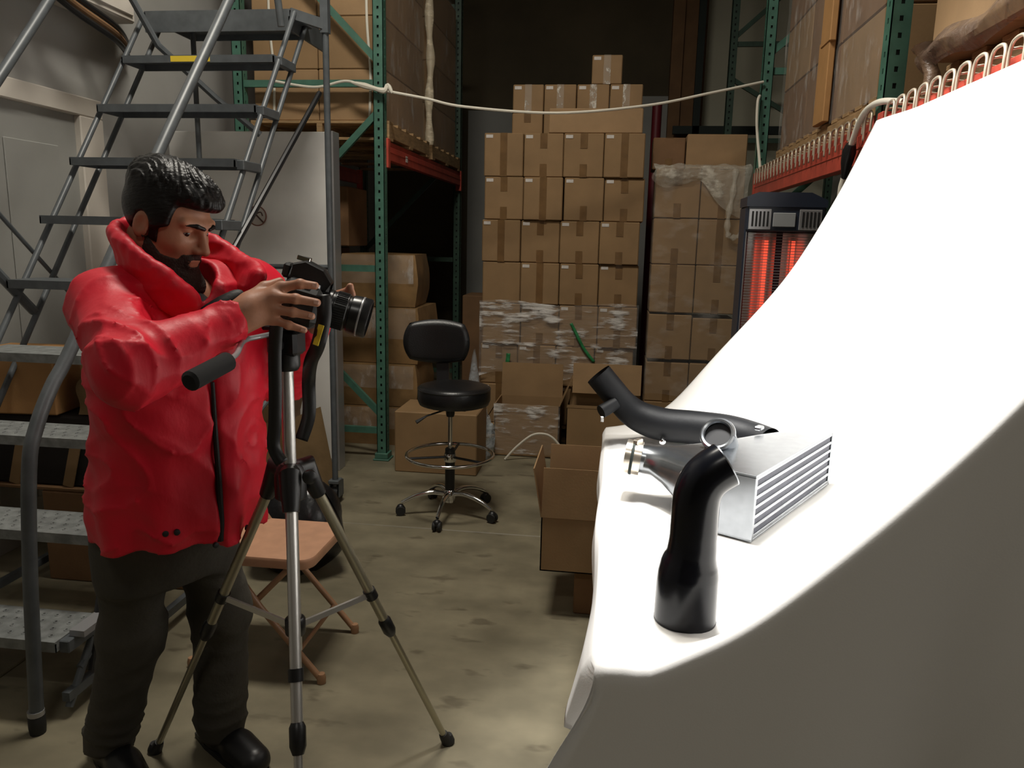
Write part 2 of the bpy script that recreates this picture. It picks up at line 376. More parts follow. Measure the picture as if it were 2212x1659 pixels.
def wire_deck(label, y0, y1, n):
    t = thing('wire_deck', label, 'wire deck', (.9, (y0 + y1) / 2, 1.95))
    me = None; dy = (y1 - y0) / n
    for i in range(n):
        if me is None:
            w = MB(); w.tube([(1.86, 0, 1.952), (.935, 0, 1.952), (.90, 0, 1.956), (.882, 0, 1.952)], .0035, 6)
            w2 = [(.879, 0, 1.875), (.879, 0, 1.93), (.880, -dy * .03, 1.955), (.881, -dy * .14, 1.969), (.882, -dy * .40, 1.973), (.882, -dy * .62, 1.969), (.881, -dy * .74, 1.955), (.879, -dy * .78, 1.93), (.879, -dy * .78, 1.90)]
            w.tube(catmull(w2, 4), .0046, 7)
            me = w.mesh('wire_loop', (.9, 0, 1.95), True); me.materials.append(WIRE)
        o = link('wire_loop', me, None, t, (0, y0 + i * dy - (y0 + y1) / 2, 0))
    c = MB()
    for k in range(9): c.bar((.96 + k * .11, y0 - .01, 1.946), (.96 + k * .11, y1 + .01, 1.946), .006, .006)
    part('cross_wires', c, WIRE, t)
    return t
wire_deck('galvanised wire deck with looped edge above the heater on the red beam', 3.04, 5.36, 26)
wire_deck('galvanised wire deck with large loops above the white backdrop edge', 1.0, 2.91, 21)

# ------------------------------------------------------------------ pallets
def pallet(label, cx, cy, z, lx, ly, group='wooden pallets'):
    """boards run along x, stringers along y"""
    t = thing('wooden_pallet', label, 'pallet', (cx, cy, z), group)
    bw = .09; n = max(3, int(ly / .16)); hy = ly / 2; hx = lx / 2
    b = MB().bb(-hx, hx, -bw / 2, bw / 2, 0, .018, .002).mesh('deck_board'); b.materials.append(WOOD)
    for k in range(n): link('deck_board', b, None, t, (0, -hy + bw / 2 + k * (ly - bw) / (n - 1), .102))
    for k in range(3): link('bottom_board', b, None, t, (0, -hy + bw / 2 + k * (ly - bw) / 2, 0))
    s = MB().bb(-.019, .019, -hy, hy, 0, .084, .002).mesh('stringer'); s.materials.append(WOOD)
    for k in range(3): link('stringer', s, None, t, (-hx + .02 + k * (lx - .04) / 2, 0, .018))
    return t

# ------------------------------------------------------------------ cartons
_bm = {}
def carton(label, x0, x1, y0, y1, z0, z1, m=CARD, tape='ends', sticker=None, group=None, rot=0., seam=True, name='cardboard_box', tape_m=None, bulge=0.):
    w, d, h = x1 - x0, y1 - y0, z1 - z0
    t = thing(name, label, 'box', ((x0 + x1) / 2, (y0 + y1) / 2, z0), group, rot)
    key = (round(w, 2), round(d, 2), round(h, 2), m.name, bulge)
    if key not in _bm:
        if bulge:
            b = MB(); N = 7
            def side(fn): b.grid(fn, N, N)
            def bul(p):
                a, c, e = p; q = [a / w * 2, c / d * 2, (e / h) * 2 - 1]
                k = 1 + bulge * (1 - min(1, q[2] ** 2)) * .9
                o = bulge * .25 * wob(a * 9 + x0 * 5, c * 9, e * 9 + z0 * 7)
                zz = e + (bulge * .28 * h * (1 - q[0] ** 2) * (1 - q[1] ** 2) if e > h * .99 else 0)
                return (a * (k + o) * (1 - .03 * abs(q[2])), c * (k + o) * (1 - .03 * abs(q[2])), zz)
            for sg in (-1, 1):
                side(lambda u, v, sg=sg: bul((sg * w / 2, (u - .5) * d, v * h)))
                side(lambda u, v, sg=sg: bul(((u - .5) * w, sg * d / 2, v * h)))
                side(lambda u, v, sg=sg: bul(((u - .5) * w, (v - .5) * d, h if sg > 0 else 0)))
            me = b.mesh('box_body', (0, 0, 0), True, 50)
        else: me = MB().bb(-w / 2, w / 2, -d / 2, d / 2, 0, h, min(.006, h * .05)).mesh('box_body')
        me.materials.append(m); _bm[key] = me
    link('box_body', _bm[key], None, t)
    off = d / 2 + .0012 + (bulge * d * .5 if bulge else 0)
    tm = tape_m or TAPE
    def strip(xa, xb, za, zb, mm, nm='tape'):
        k = ('s', nm, round(xb - xa, 3), round(zb - za, 3), mm.name)
        if k not in _bm:
            me = MB().bb(-(xb - xa) / 2, (xb - xa) / 2, -.001, .001, 0, zb - za).mesh(nm); me.materials.append(mm); _bm[k] = me
        return link(nm, _bm[k], None, t, ((xa + xb) / 2, -off, za))
    tw = .05
    if tape == 'ends': strip(-tw / 2, tw / 2, 0, h * .30, tm); strip(-tw / 2, tw / 2, h * .66, h, tm)
    elif tape == 'full': strip(-tw / 2, tw / 2, 0, h, tm)
    elif tape == 'top': strip(-tw / 2, tw / 2, h * .6, h, tm)
    elif tape == 'bottom': strip(-tw / 2, tw / 2, 0, h * .35, tm)
    elif tape == 'shiny': strip(-tw / 2, tw / 2, 0, h, TAPE_CLEAR)
    if sticker == 'left': 
        s = strip(-w / 2 + .012, -w / 2 + .062, h - .034, h - .012, STICK, 'sticker')
    if seam and tape:
        k = ('t', round(d, 2), round(h, 2))
        if k not in _bm:
            me = MB().bb(-.025, .025, -d / 2, d / 2, h + .0002 - .001, h + .0012).mesh('tape'); me.materials.append(TAPE); _bm[k] = me
        if not bulge: link('tape', _bm[k], None, t)
    return t
ORD = ['first', 'second', 'third', 'fourth', 'fifth', 'sixth', 'seventh', 'eighth']
# central stack, seven rows of four on a pallet
pallet('wooden pallet under the tall central stack of taped cartons', -.375, 5.95, 0, 1.18, .75)
POSC = ['leftmost', 'second from left', 'third from left', 'rightmost']
BH = .302
tapes = ['full', 'ends', 'ends', 'full', 'ends', 'full', 'bottom', 'ends', 'full', 'ends', 'ends', 'ends', 'full', 'full', 'ends', 'ends']
for r in range(7):
    zt = .122 + (7 - r) * BH
    xs = -.955 + .008 * math.sin(r * 2.1)
    for c in range(4):
        w = .280; g = .003 + (.009 if (r + c) % 5 == 2 else 0)
        x0 = xs + c * .2845 + (.006 if (r == 1 and c >= 2) else 0)
        carton('taped carton, %s in %s row from the top of the tall central stack' % (POSC[c], ORD[r]), x0, x0 + w, 5.6 + .012 * math.sin(r * 3 + c * 1.7), 5.95, zt - BH, zt - .003,
               tape=tapes[(r * 4 + c) % 16], sticker='left', group='cartons of the central stack')
# crown of the central stack
z2 = .122 + 7 * BH
G = 'smaller cartons crowning the central stack'
for c, (xa, xb) in enumerate(((-.783, -.560), (-.554, -.324), (-.317, -.088), (-.083, .150))):
    carton('small shiny taped carton, %s in the upper crown row' % POSC[c], xa, xb, 5.80, 6.05, z2 + .16, z2 + .36, tape='shiny', sticker='left', group=G)
for c, (xa, xb) in enumerate(((-.783, -.560), (-.554, -.324), (-.317, -.088), (-.083, .150))):
    if c == 0: carton('short carton under the leftmost small carton of the crown', xa, xb, 5.78, 6.05, z2, z2 + .158, tape='top', group=G)
    else: carton('small carton hidden behind the wide crown carton, %s of its row' % POSC[c], xa, xb, 5.80, 6.05, z2, z2 + .158, tape=None, group=G)
carton('wide plain low carton lying on the central stack beneath the rope', -.50, .156, 5.62, 5.77, z2, z2 + .168, tape=None, m=CARD_B)
carton('single small carton at the very top of the central stack', -.218, -.004, 5.80, 6.02, z2 + .361, z2 + .558, tape='shiny', sticker='left')
# stretch film round rows five and six
def film_sheet(name, label, x0, x1, z0, z1, y, amp, m, nu=40, nv=26, ret=.12, ragged=.02):
    b = MB()
    def fn(u, v):
        x = x0 - .004 + u * (x1 - x0 + .008)
        zt = z1 + ragged * math.sin(7 * u + 1) * (u * (1 - u) * 4); zb = z0 + ragged * 2 * math.sin(11 * u)
        z = zb + v * (zt - zb)
        return (x, y - amp * (.5 + .5 * wob(x * 6, z * 40, x * 3)) - .003, z)
    b.grid(fn, nu, nv)
    b.grid(lambda u, v: (x0 - .006 - .003 * math.sin(9 * v), y - .003 + u * ret, z0 + v * (z1 - z0)), 4, nv)
    return solo(name, b, m, label, 'film', smooth=True, angle=180)
film_sheet('stretch_film', 'crinkled clear stretch film band around the lower central stack', -.965, .19, .48, 1.045, 5.588, .012, FILM_W)
GT = mat('green_tape', (.03, .22, .075), .35, var=.3, scale=30)
def ribbon(name, label, pts, w, m, cat='tape'):
    b = MB(); pp = catmull(pts, 6)
    def fn(u, v):
        i = min(len(pp) - 1, int(round(u * (len(pp) - 1)))); p = pp[i]; q = pp[min(i + 1, len(pp) - 1)]; o = pp[max(i - 1, 0)]
        d = (q - o).normalized(); n = d.cross(Vector((0, 1, 0))).normalized()
        return p + n * w * (v - .5) + Vector((0, -.002 * math.sin(u * 17), 0))
    b.grid(fn, len(pp) - 1, 2); 
    o = solo(name, b, m, label, cat, smooth=True); md = o.modifiers.new('thickness', 'SOLIDIFY'); md.thickness = .0015; return o
ribbon('green_tape_strip', 'long slanting green tape strip on the film of the central stack', [(-.29, 5.566, .90), (-.25, 5.564, .83), (-.19, 5.564, .72), (-.11, 5.568, .62)], .022, GT)
ribbon('green_tape_strip', 'short ragged green tape scrap above the open wrapped box', [(-.745, 5.566, .66), (-.75, 5.562, .60), (-.765, 5.566, .52)], .03, GT)

# right wrapped stack
pallet('wooden pallet under the film wrapped stack right of the central stack', .575, 5.95, 0, .64, .75)
rows = [(1.665, 2.0), (1.343, 1.662), (1.0, 1.34), (.66, .985), (.345, .635), (.124, .342)]
for r, (za, zb) in enumerate(rows):
    for c, (xa, xb) in enumerate(((.268, .575), (.58, .875))):
        if c == 1 and r == 3: zb -= .02
        carton('wrapped carton, %s one in %s row from the top of the right stack' % (('left', 'right')[c], ORD[r]), xa, xb, 5.6 + .01 * c + .006 * math.sin(r * 2), 5.95, za, zb, m=CARD,
               tape=('ends', 'bottom', 'full', 'ends')[(r + c) % 4], group='cartons of the right stack')
def drape(u, v):
    x = .245 + u * .655; L = .10 + .20 * sstep(.25, .95, u) + .05 * math.sin(u * 9)
    if v < .4: return (x, 5.69 - (v / .4) * .11, 2.02 + .02 * wob(x * 14, v * 9))
    q = (v - .4) / .6
    return (x + .012 * math.sin(q * 6 + u * 8), 5.582 - .02 * math.sin(q * 3.1) - .012 * abs(wob(x * 25, q * 5)), 2.02 - q * L - .01 * math.sin(u * 21) * q)
solo('draped_film', MB().grid(drape, 44, 24), FILM_D, 'loose clear film draped over the top of the right stack', 'film', smooth=True, angle=180)
solo('twisted_film', MB().tube(catmull([(.80, 5.57, 2.0), (.79, 5.555, 1.85), (.77, 5.55, 1.70), (.77, 5.55, 1.58), (.80, 5.55, 1.54), (.86, 5.55, 1.56), (.885, 5.55, 1.62)], 6),
     [.018 + .006 * math.sin(i * 1.3) for i in range(37)], 8), FILM_D, 'twisted tail of film hanging in a loop beside the heater', 'film', smooth=True)
film_sheet('stretch_film', 'smooth clear film stretched over the front of the right stack', .262, .88, .40, 1.98, 5.585, .008, film_mat('stretch_film_thin', .05, .22, 5, (1, 1, 2), .5, .75), ragged=.004)
carton('plain brown carton on the right stack beside the green post', .472, .885, 5.70, 6.0, 2.005, 2.245, tape=None, m=CARD_B)
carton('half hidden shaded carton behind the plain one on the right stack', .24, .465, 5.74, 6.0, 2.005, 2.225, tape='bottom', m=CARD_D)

# open cartons on the floor in front of the central stack
def open_carton(label, x0, x1, y0, y1, z0, z1, flaps, m=CARD_B, inner=None, rot=0., th=.005, name='open_cardboard_box'):
    """walls with thickness; flaps: dict side -> (length, angle from vertical, outwards positive)"""
    cx, cy = (x0 + x1) / 2, (y0 + y1) / 2; t = thing(name, label, 'box', (cx, cy, z0), None, rot); w, d, h = x1 - x0, y1 - y0, z1 - z0
    L = lambda nm, b, mm: link(nm, b.mesh(nm), mm, t)
    L('box_body', MB().bb(-w / 2, w / 2, -d / 2, -d / 2 + th, 0, h).bb(-w / 2, w / 2, d / 2 - th, d / 2, 0, h).bb(-w / 2, -w / 2 + th, -d / 2, d / 2, 0, h).bb(w / 2 - th, w / 2, -d / 2, d / 2, 0, h).bb(-w / 2, w / 2, -d / 2, d / 2, 0, th), m)
    for sd, (ln, ang) in flaps.items():
        a = R(ang); s_, c_ = math.sin(a), math.cos(a)
        if sd == 'front': o, ax, out = Vector((0, -d / 2, h)), Vector((1, 0, 0)), Vector((0, -1, 0)); hw = w / 2
        if sd == 'back': o, ax, out = Vector((0, d / 2, h)), Vector((1, 0, 0)), Vector((0, 1, 0)); hw = w / 2
        if sd == 'left': o, ax, out = Vector((-w / 2, 0, h)), Vector((0, 1, 0)), Vector((-1, 0, 0)); hw = d / 2
        if sd == 'right': o, ax, out = Vector((w / 2, 0, h)), Vector((0, 1, 0)), Vector((1, 0, 0)); hw = d / 2
        up = Vector((0, 0, 1)) * c_ + out * s_; n = out * c_ - Vector((0, 0, 1)) * s_
        vs = [o + ax * (i * hw * (1 if k == 0 else .985)) + up * (ln * k) + n * (th * j - th / 2) for k in (0, 1) for j in (0, 1) for i in (-1, 1)]
        L('flap', MB().add(vs, [(0, 1, 5, 4), (2, 6, 7, 3), (0, 4, 6, 2), (1, 3, 7, 5), (4, 5, 7, 6), (0, 2, 3, 1)]), m)
    return t
ob = open_carton('film wrapped open carton with raised flaps right of the stool', -.775, -.325, 5.13, 5.45, 0, .37, {'back': (.24, 6), 'right': (.22, 22), 'left': (.2, 150)}, CARD)
part('stretch_film', MB().grid(lambda u, v: (-.78 + u * .46, 5.122 - .006 * abs(wob(u * 9, v * 30)), .02 + v * .355), 30, 24), FILM_W, ob, True)
ob2 = open_carton('open carton with a tall light flap behind the long black hose', -.276, .235, 5.16, 5.5, 0, .36, {'back': (.05, 0), 'front': (.02, 0)}, CARD)
part('loose_flap', MB().box((-.01, 5.14, .575), (.46, .006, .205), Matrix.Rotation(R(-6), 3, 'X')), CARD_B, ob2)
part('inner_liner', MB().bb(-.26, .22, 5.2, 5.46, .30, .46), CARD, ob2)
carton('low brown carton standing on the floor behind the stool base', -1.345, -.81, 4.62, 5.0, 0, .40, m=CARD, tape=None)
solo('clear_plastic_bag', MB().grid(lambda u, v: (-.80 + .075 * math.sin(v * 2.6 + .5) * math.cos(u * 6.283) - .03, 5.05 + .05 * math.sin(u * 6.283), v * .34 + .012 * math.sin(v * 40)), 16, 40), BAGP,
     'crumpled clear plastic bag between stool carton and wrapped open box', 'plastic bag', smooth=True)
solo('clear_plastic_bag', MB().grid(lambda u, v: (-.99 + .045 * math.sin(v * 3.0 + .1) * math.cos(u * 6.283), 5.50 + .03 * math.sin(u * 6.283), v * .7 + .01 * math.sin(v * 30)), 16, 30), BAGP,
     'pale plastic bag standing at the lower left corner of central stack', 'plastic bag', smooth=True)
solo('white_strap', MB().tube(catmull([(-.68, 5.02, .006), (-.60, 5.02, .10), (-.50, 5.02, .185), (-.42, 5.02, .20), (-.36, 5.03, .175), (-.31, 5.04, .12)], 6), .008, 8), ROPE,
     'pale strap arching over the floor in front of the wrapped open box', 'strap', smooth=True)
sb = carton('narrow brown carton on the floor under the open box', -.10, .14, 2.90, 3.2, 0, .195, m=CARD_D, tape=None)
open_carton('open tan carton with upright flaps beside the table edge', -.238, .20, 2.86, 3.22, .195, .42, {'front': (.20, -4), 'back': (.2, 4), 'left': (.2, 10), 'right': (.2, 3)}, CARD_B)

# bulging wrapped cartons in the bottom bay of the left rack
G = 'bulging wrapped cartons in the lower left bay'
pl = mat('taped_cardboard', (.25, .15, .065), .35, var=.25, scale=7, bump=.12, bscale=30)
for lab, a in (('bulging shiny taped carton, top of the lower bay pile', (-1.92, -1.385, 5.25, 5.7, 1.005, 1.37, pl, .07, .06)),
               ('tilted bulging carton, second from top of the lower bay pile', (-1.95, -1.34, 5.25, 5.75, .60, 1.0, pl, .05, -.03)),
               ('grey film wrapped carton, third from top of the lower bay pile', (-1.95, -1.36, 5.22, 5.7, .29, .595, pl, .06, .0)),
               ('wrapped carton at the bottom of the lower bay pile', (-1.97, -1.40, 5.22, 5.7, 0, .285, pl, .04, .02))):
    x0, x1, y0, y1, z0, z1, m_, bu, ro = a
    t = carton(lab, x0, x1, y0, y1, z0, z1, m=m_, tape=None, group=G, rot=ro, bulge=bu)
    w, d, h = x1 - x0, y1 - y0, z1 - z0
    link('stretch_film', MB().grid(lambda u, v: ((u - .5) * w * .96, -d / 2 * (1 + bu * 1.35) - .006 - .008 * abs(wob(u * 8, v * 12 + z0 * 9)), h * (.45 + .54 * v)), 24, 12).mesh('stretch_film', (0, 0, 0), True), FILM_S, t)
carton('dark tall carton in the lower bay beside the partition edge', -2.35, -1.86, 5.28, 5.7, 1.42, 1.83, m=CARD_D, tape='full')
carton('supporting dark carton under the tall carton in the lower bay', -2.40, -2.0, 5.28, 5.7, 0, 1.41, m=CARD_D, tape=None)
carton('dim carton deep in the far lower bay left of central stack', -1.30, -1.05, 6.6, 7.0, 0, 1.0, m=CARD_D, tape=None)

# loads on the left rack
pallet('wooden pallet on the left rack in front of the ladder top', -1.92, 5.47, 2.096, .93, 1.08)
pallet('wooden pallet on the left rack, second one further back', -1.92, 6.66, 2.096, .93, 1.1)
G = 'cartons on the left rack pallets'
lv = [(2.217, 2.53), (2.532, 2.845), (2.847, 3.16), (3.162, 3.475)]
for pi, yc in enumerate((5.45, 6.66)):
    for k, (za, zb) in enumerate(lv):
        for c, (xa, xb) in enumerate(((-2.36, -1.93), (-1.925, -1.495))):
            if pi == 1 and c == 0: continue
            carton('strapped carton, %s layer up, %s of the %s left rack pallet' % (ORD[k], ('wall side', 'aisle side')[c], ('nearer', 'farther')[pi]), xa, xb, yc - .50, yc + .50, za, zb, tape=None, group=G, m=CARD if k % 2 else CARD_B)
for pi, yc in enumerate((5.45, 6.66)):
    solo('stretch_film', MB().grid(lambda u, v: (-1.487 + .006 * abs(wob(u * 9, v * 5)), yc - .51 + u * 1.02, 2.21 + v * 1.27), 24, 16), FILM_S,
         'clear film down the aisle side of the %s left rack pallet' % ('nearer', 'farther')[pi], 'film', smooth=True)
solo('film_tube', MB().tube(catmull([(-1.465, 6.055, 2.2), (-1.47, 6.05, 2.5), (-1.46, 6.06, 2.8), (-1.47, 6.05, 3.1), (-1.46, 6.05, 3.5)], 6), [.03 + .008 * math.sin(i * 1.1) for i in range(25)], 10),
     film_mat('film_roll', .45, .95, 7, (1, 1, 3), .45, .6, (.78, .68, .5)), 'bright vertical roll of bunched film between the left rack pallets', 'film', smooth=True)
for i, x in enumerate((-2.24, -1.68, -1.60)):
    if i == 1: continue
    ribbon('white_strap', 'white strap down the carton front, %s' % ('ladder side' if i == 0 else 'green post side'), [(x + .01, 4.943, 3.47), (x, 4.940, 2.9), (x + .02, 4.943, 2.5), (x + .01, 4.944, 2.222)], .016, ROPE, 'strap')

# loads on the right rack
pallet('wooden pallet on the right rack above the heater', 1.45, 4.25, 1.957, .93, 1.9)
pallet('wooden pallet on the right rack behind the white backdrop top', 1.50, 2.0, 1.957, .93, 1.55)
G = 'cartons on the right rack above the heater'
for k, (za, zb) in enumerate(((2.078, 2.42), (2.422, 2.77), (2.772, 3.12), (3.122, 3.45))):
    for c, (ya, yb) in enumerate(((3.32, 3.93), (3.935, 4.55), (4.555, 5.17))):
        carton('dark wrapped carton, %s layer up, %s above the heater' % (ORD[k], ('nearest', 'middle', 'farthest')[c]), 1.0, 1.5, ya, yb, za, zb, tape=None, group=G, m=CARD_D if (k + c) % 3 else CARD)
solo('stretch_film', MB().grid(lambda u, v: (.992 - .008 * abs(wob(u * 14, v * 6)), 3.30 + u * 1.89, 2.07 + v * 1.4), 44, 24), FILM_S,
     'glossy clear film around the dark cartons above the heater', 'film', smooth=True)
solo('cardboard_edge_guard', MB().bb(.955, .985, 3.98, 4.17, 2.08, 2.47, .004).bb(.950, .980, 3.96, 4.13, 2.44, 3.4, .004), CARD_O,
     'tall orange cardboard edge guard on the film wrapped right rack load', 'cardboard')
G = 'cartons on the right rack above the backdrop'
for k, (za, zb) in enumerate(((2.078, 2.57), (2.575, 3.1))):
    for c, (ya, yb) in enumerate(((1.25, 1.75), (1.755, 2.25), (2.255, 2.74))):
        xa = .97
        carton('light carton, %s layer up, %s above the white backdrop' % (ORD[k], ('nearest', 'middle', 'farthest')[c]), xa, xa + .5, ya, yb, za, zb, tape=None, group=G, m=CARD_B)
solo('film_skirt', MB().grid(lambda u, v: (.962 - .03 * math.sin(v * 3.1) + .008 * wob(u * 20, v * 4), 1.2 + u * 1.56, 2.055 + v * .085 + .012 * math.sin(u * 23)), 40, 8), film_mat('film_bunched', .5, .9, 8, (1, 3, 3), .4, .65, (.13, .085, .06), .35),
     'bunched brownish film hem under the light cartons above the backdrop', 'film', smooth=True)
solo('film_tail', MB().tube(catmull([(.955, 2.72, 2.12), (.955, 2.71, 2.08), (.965, 2.69, 2.03), (.97, 2.69, 1.975)], 6), [.05, .045, .04, .034, .03, .027, .025, .023, .022, .022, .022, .023, .024, .026, .028, .03, .03, .03, .03], 10),
     film_mat('film_tail_m', .55, .95, 8, (1, 1, 2), .4, .65, (.16, .10, .06), .4), 'twisted film tail hanging to the wire deck beside the near upright', 'film', smooth=True)

# ------------------------------------------------------------------ rope and cables
solo('white_rope', MB().tube(catmull([(-2.19, 4.83, 2.44), (-1.91, 4.83, 2.40), (-1.71, 4.83, 2.435), (-1.60, 4.83, 2.41), (-1.463, 4.82, 2.379), (-1.2, 4.84, 2.335), (-.96, 4.9, 2.295), (-.40, 5.0, 2.275), (.16, 5.15, 2.345), (.55, 5.25, 2.435), (.90, 5.36, 2.525)], 8), .0085, 8), ROPE,
     'white rope sagging across the aisle between the green uprights', 'rope', smooth=True)
solo('rope_knot', MB().tube(catmull([(-1.66, 4.815, 2.425), (-1.58, 4.81, 2.405), (-1.52, 4.81, 2.39), (-1.45, 4.81, 2.375), (-1.43, 4.815, 2.41), (-1.40, 4.81, 2.36)], 5), [.006, .008, .012, .014, .016, .018, .018, .017, .016, .015, .014, .013, .014, .016, .018, .018, .016, .014, .013, .012, .011, .012, .013, .012, .01, .008], 8), ROPE,
     'white rope knot tied round the left green upright', 'rope', smooth=True)
solo('white_cable', MB().tube(catmull([(.885, 5.36, 2.44), (.87, 5.33, 2.40), (.87, 5.31, 2.28), (.88, 5.30, 2.18), (.885, 5.22, 2.06), (.885, 5.14, 1.965)], 8), .009, 8), ROPE,
     'white cable hanging from the far right upright to the wire deck', 'cable', smooth=True)
pc = thing('power_cord', 'white power cord with black plug hanging over the red beam', 'cord', (.87, 3.15, 1.7))
part('cord', MB().tube(catmull([(.93, 2.82, 1.975), (.89, 2.9, 1.99), (.875, 2.99, 1.985), (.868, 3.06, 1.955), (.865, 3.10, 1.91), (.863, 3.13, 1.865)], 8), .011, 10), ROPE, pc, True)
part('connector', MB().tube([(.863, 3.125, 1.875), (.862, 3.14, 1.85), (.861, 3.155, 1.81), (.861, 3.17, 1.765), (.861, 3.175, 1.75)], [.018, .026, .022, .012, .009], 12), BLACKP, pc, True)
part('plug', MB().tube([(.861, 3.175, 1.755), (.861, 3.185, 1.725), (.861, 3.20, 1.66)], [.011, .014, .012], 10), ROPE, pc, True)
# round no-entry style sign on the partition
sg = thing('prohibition_sign', 'small round prohibition sign with slanted bar on the white partition', 'sign', (-2.19, 4.568, 1.55))
part('sign_face', MB().lathe([(.058, 0), (.058, .002)], (-2.19, 4.568, 1.60), (0, -1, 0), 32), mat('sign_face', (.60, .55, .50), .5), sg)
part('ring', MB().tube([(-2.19 + .058 * math.cos(a), 4.565, 1.60 + .058 * math.sin(a)) for a in [2 * math.pi * i / 36 for i in range(37)]], .004, 6, False), mat('sign_red', (.26, .11, .08), .5), sg, True)
part('slash', MB().bar((-2.228, 4.565, 1.638), (-2.152, 4.565, 1.562), .004, .009), mat('sign_dark', (.1, .05, .04), .5), sg)
part('pictogram', MB().tube(catmull([(-2.21, 4.565, 1.59), (-2.19, 4.564, 1.615), (-2.165, 4.565, 1.622), (-2.155, 4.565, 1.60)], 5), .004, 6), MATS['sign_dark'], sg, True)
# wall box and cables upper left
wbx = thing('wall_cabinet', 'white wall cabinet high on the grey wall, dark cables below', 'cabinet', (-2.7, 3.45, 2.55))
part('cabinet_body', MB().bb(-2.75, -2.55, 2.85, 4.0, 2.56, 3.3, .01), TRIMW, wbx)
part('cabinet_door', MB().bb(-2.55, -2.538, 2.88, 3.97, 2.59, 3.26, .004), TRIMW, wbx)
for k in range(3):
    solo('black_hose', MB().tube(catmull([(-2.50, 2.75, 2.98 - .035 * k), (-2.50, 3.05, 2.69 - .035 * k), (-2.50, 3.4, 2.56 - .035 * k), (-2.50, 3.75, 2.49 - .035 * k), (-2.70, 4.15, 2.50 - .035 * k)], 8), .014, 8), BLACKP if k != 1 else CARD_D,
         'dark cable sagging below the white wall cabinet, %s strand' % ('upper', 'middle', 'lower')[k], 'cable', 'cables under the wall cabinet', smooth=True)
# ------------------------------------------------------------------ rolling warehouse ladder
LX0, LX1 = -2.41, -1.635
ld = thing('rolling_ladder', 'grey rolling warehouse ladder with open treads behind the man', 'ladder', (-2.02, 2.9, 0))
ty = lambda n: 1.94 + .213 * (n - 1)
tz = lambda n: .2585 * n
for n in range(1, 11):
    y, z = ty(n), tz(n); dp = .19 if n < 10 else .46
    tr = part('tread', MB().bb(LX0, LX1, y, y + dp, z - .006, z).bb(LX0, LX1, y, y + .006, z - .034, z - .006).bb(LX0, LX1, y + dp - .006, y + dp, z - .034, z - .006)
              .bb(LX0, LX0 + .006, y, y + dp, z - .034, z - .006).bb(LX1 - .006, LX1, y, y + dp, z - .034, z - .006), TREAD if n < 5 else STEEL, ld)
    if n <= 3:
        gr = MB()
        for i in range(16):
            for j in range(4):
                x = LX0 + .04 + i * .0465 + (.02 if j % 2 else 0); yy = y + .035 + j * .04
                gr.lathe([(.009, 0), (.007, .003), (.004, .003), (.004, 0)], (x, yy, z), (0, 0, 1), 8, False)
        g = part('grip_dimples', gr, TREAD, tr); g['kind'] = 'stuff'
    part('end_bracket', MB().bb(LX1 - .004, LX1 + .03, y + .02, y + dp - .0 if n < 10 else y + .2, z - .045, z - .004, .003), STEEL, tr)
    if n == 9: 
        st = part('warning_label', MB().bb(-2.155, -1.955, y - .0015, y + .001, z - .030, z - .004), YELLOW, tr)
    if n == 10: part('red_dot', MB().lathe([(.014, 0), (.014, .002)], (-1.99, y, z - .018), (0, -1, 0), 16), REDS, tr)
part('platform_skirt', MB().bb(LX0, LX1, ty(10), ty(10) + .012, tz(10) - .10, tz(10) - .034).bb(LX1 - .012, LX1, ty(10), ty(10) + .46, tz(10) - .10, tz(10) - .034), STEEL, ld)
for x, sd in ((LX0 - .012, -1), (LX1 + .012, 1)):
    part('front_stringer', MB().tube([(x, ty(1) + .02, .03), (x, ty(10) + .02, tz(10) - .01)], .0125, 10), STEEL, ld, True)
    part('rear_stringer', MB().tube([(x, ty(1) + .17, .02), (x, ty(10) + .17, tz(10) - .02)], .0125, 10), STEEL, ld, True)
    xr = x + sd * .008
    rail = part('handrail', MB().tube(catmull([(xr, 3.66, 3.02), (xr, 3.19, 2.435), (xr, 2.58, 1.725), (xr - .01, 2.13, 1.165), (xr - .015, 2.02, 1.04), (xr - .02, 1.95, .93), (xr - .025, 1.915, .82), (xr - .035, 1.89, .5), (xr - .045, 1.87, .03)], 6), .0205, 12), STEEL, ld, True)
    part('rubber_foot', MB().lathe([(.022, 0), (.024, .02), (.024, .055), (.021, .06)], (xr - .045, 1.87, 0), (0, 0, 1), 14), RUBBER, rail, True)
    part('ferrule', MB().lathe([(.0235, .06), (.0235, .075)], (xr - .045, 1.87, 0), (0, 0, 1), 14), SILV, rail, True)
    part('base_bar', MB().bar((x, 1.95, .07), (x, 4.0, .07), .025, .03), STEEL, ld)
    part('bracket', MB().bb(min(x, x + sd * .05), max(x, x + sd * .05), 1.99, 2.11, .255, .275), SILV, ld)
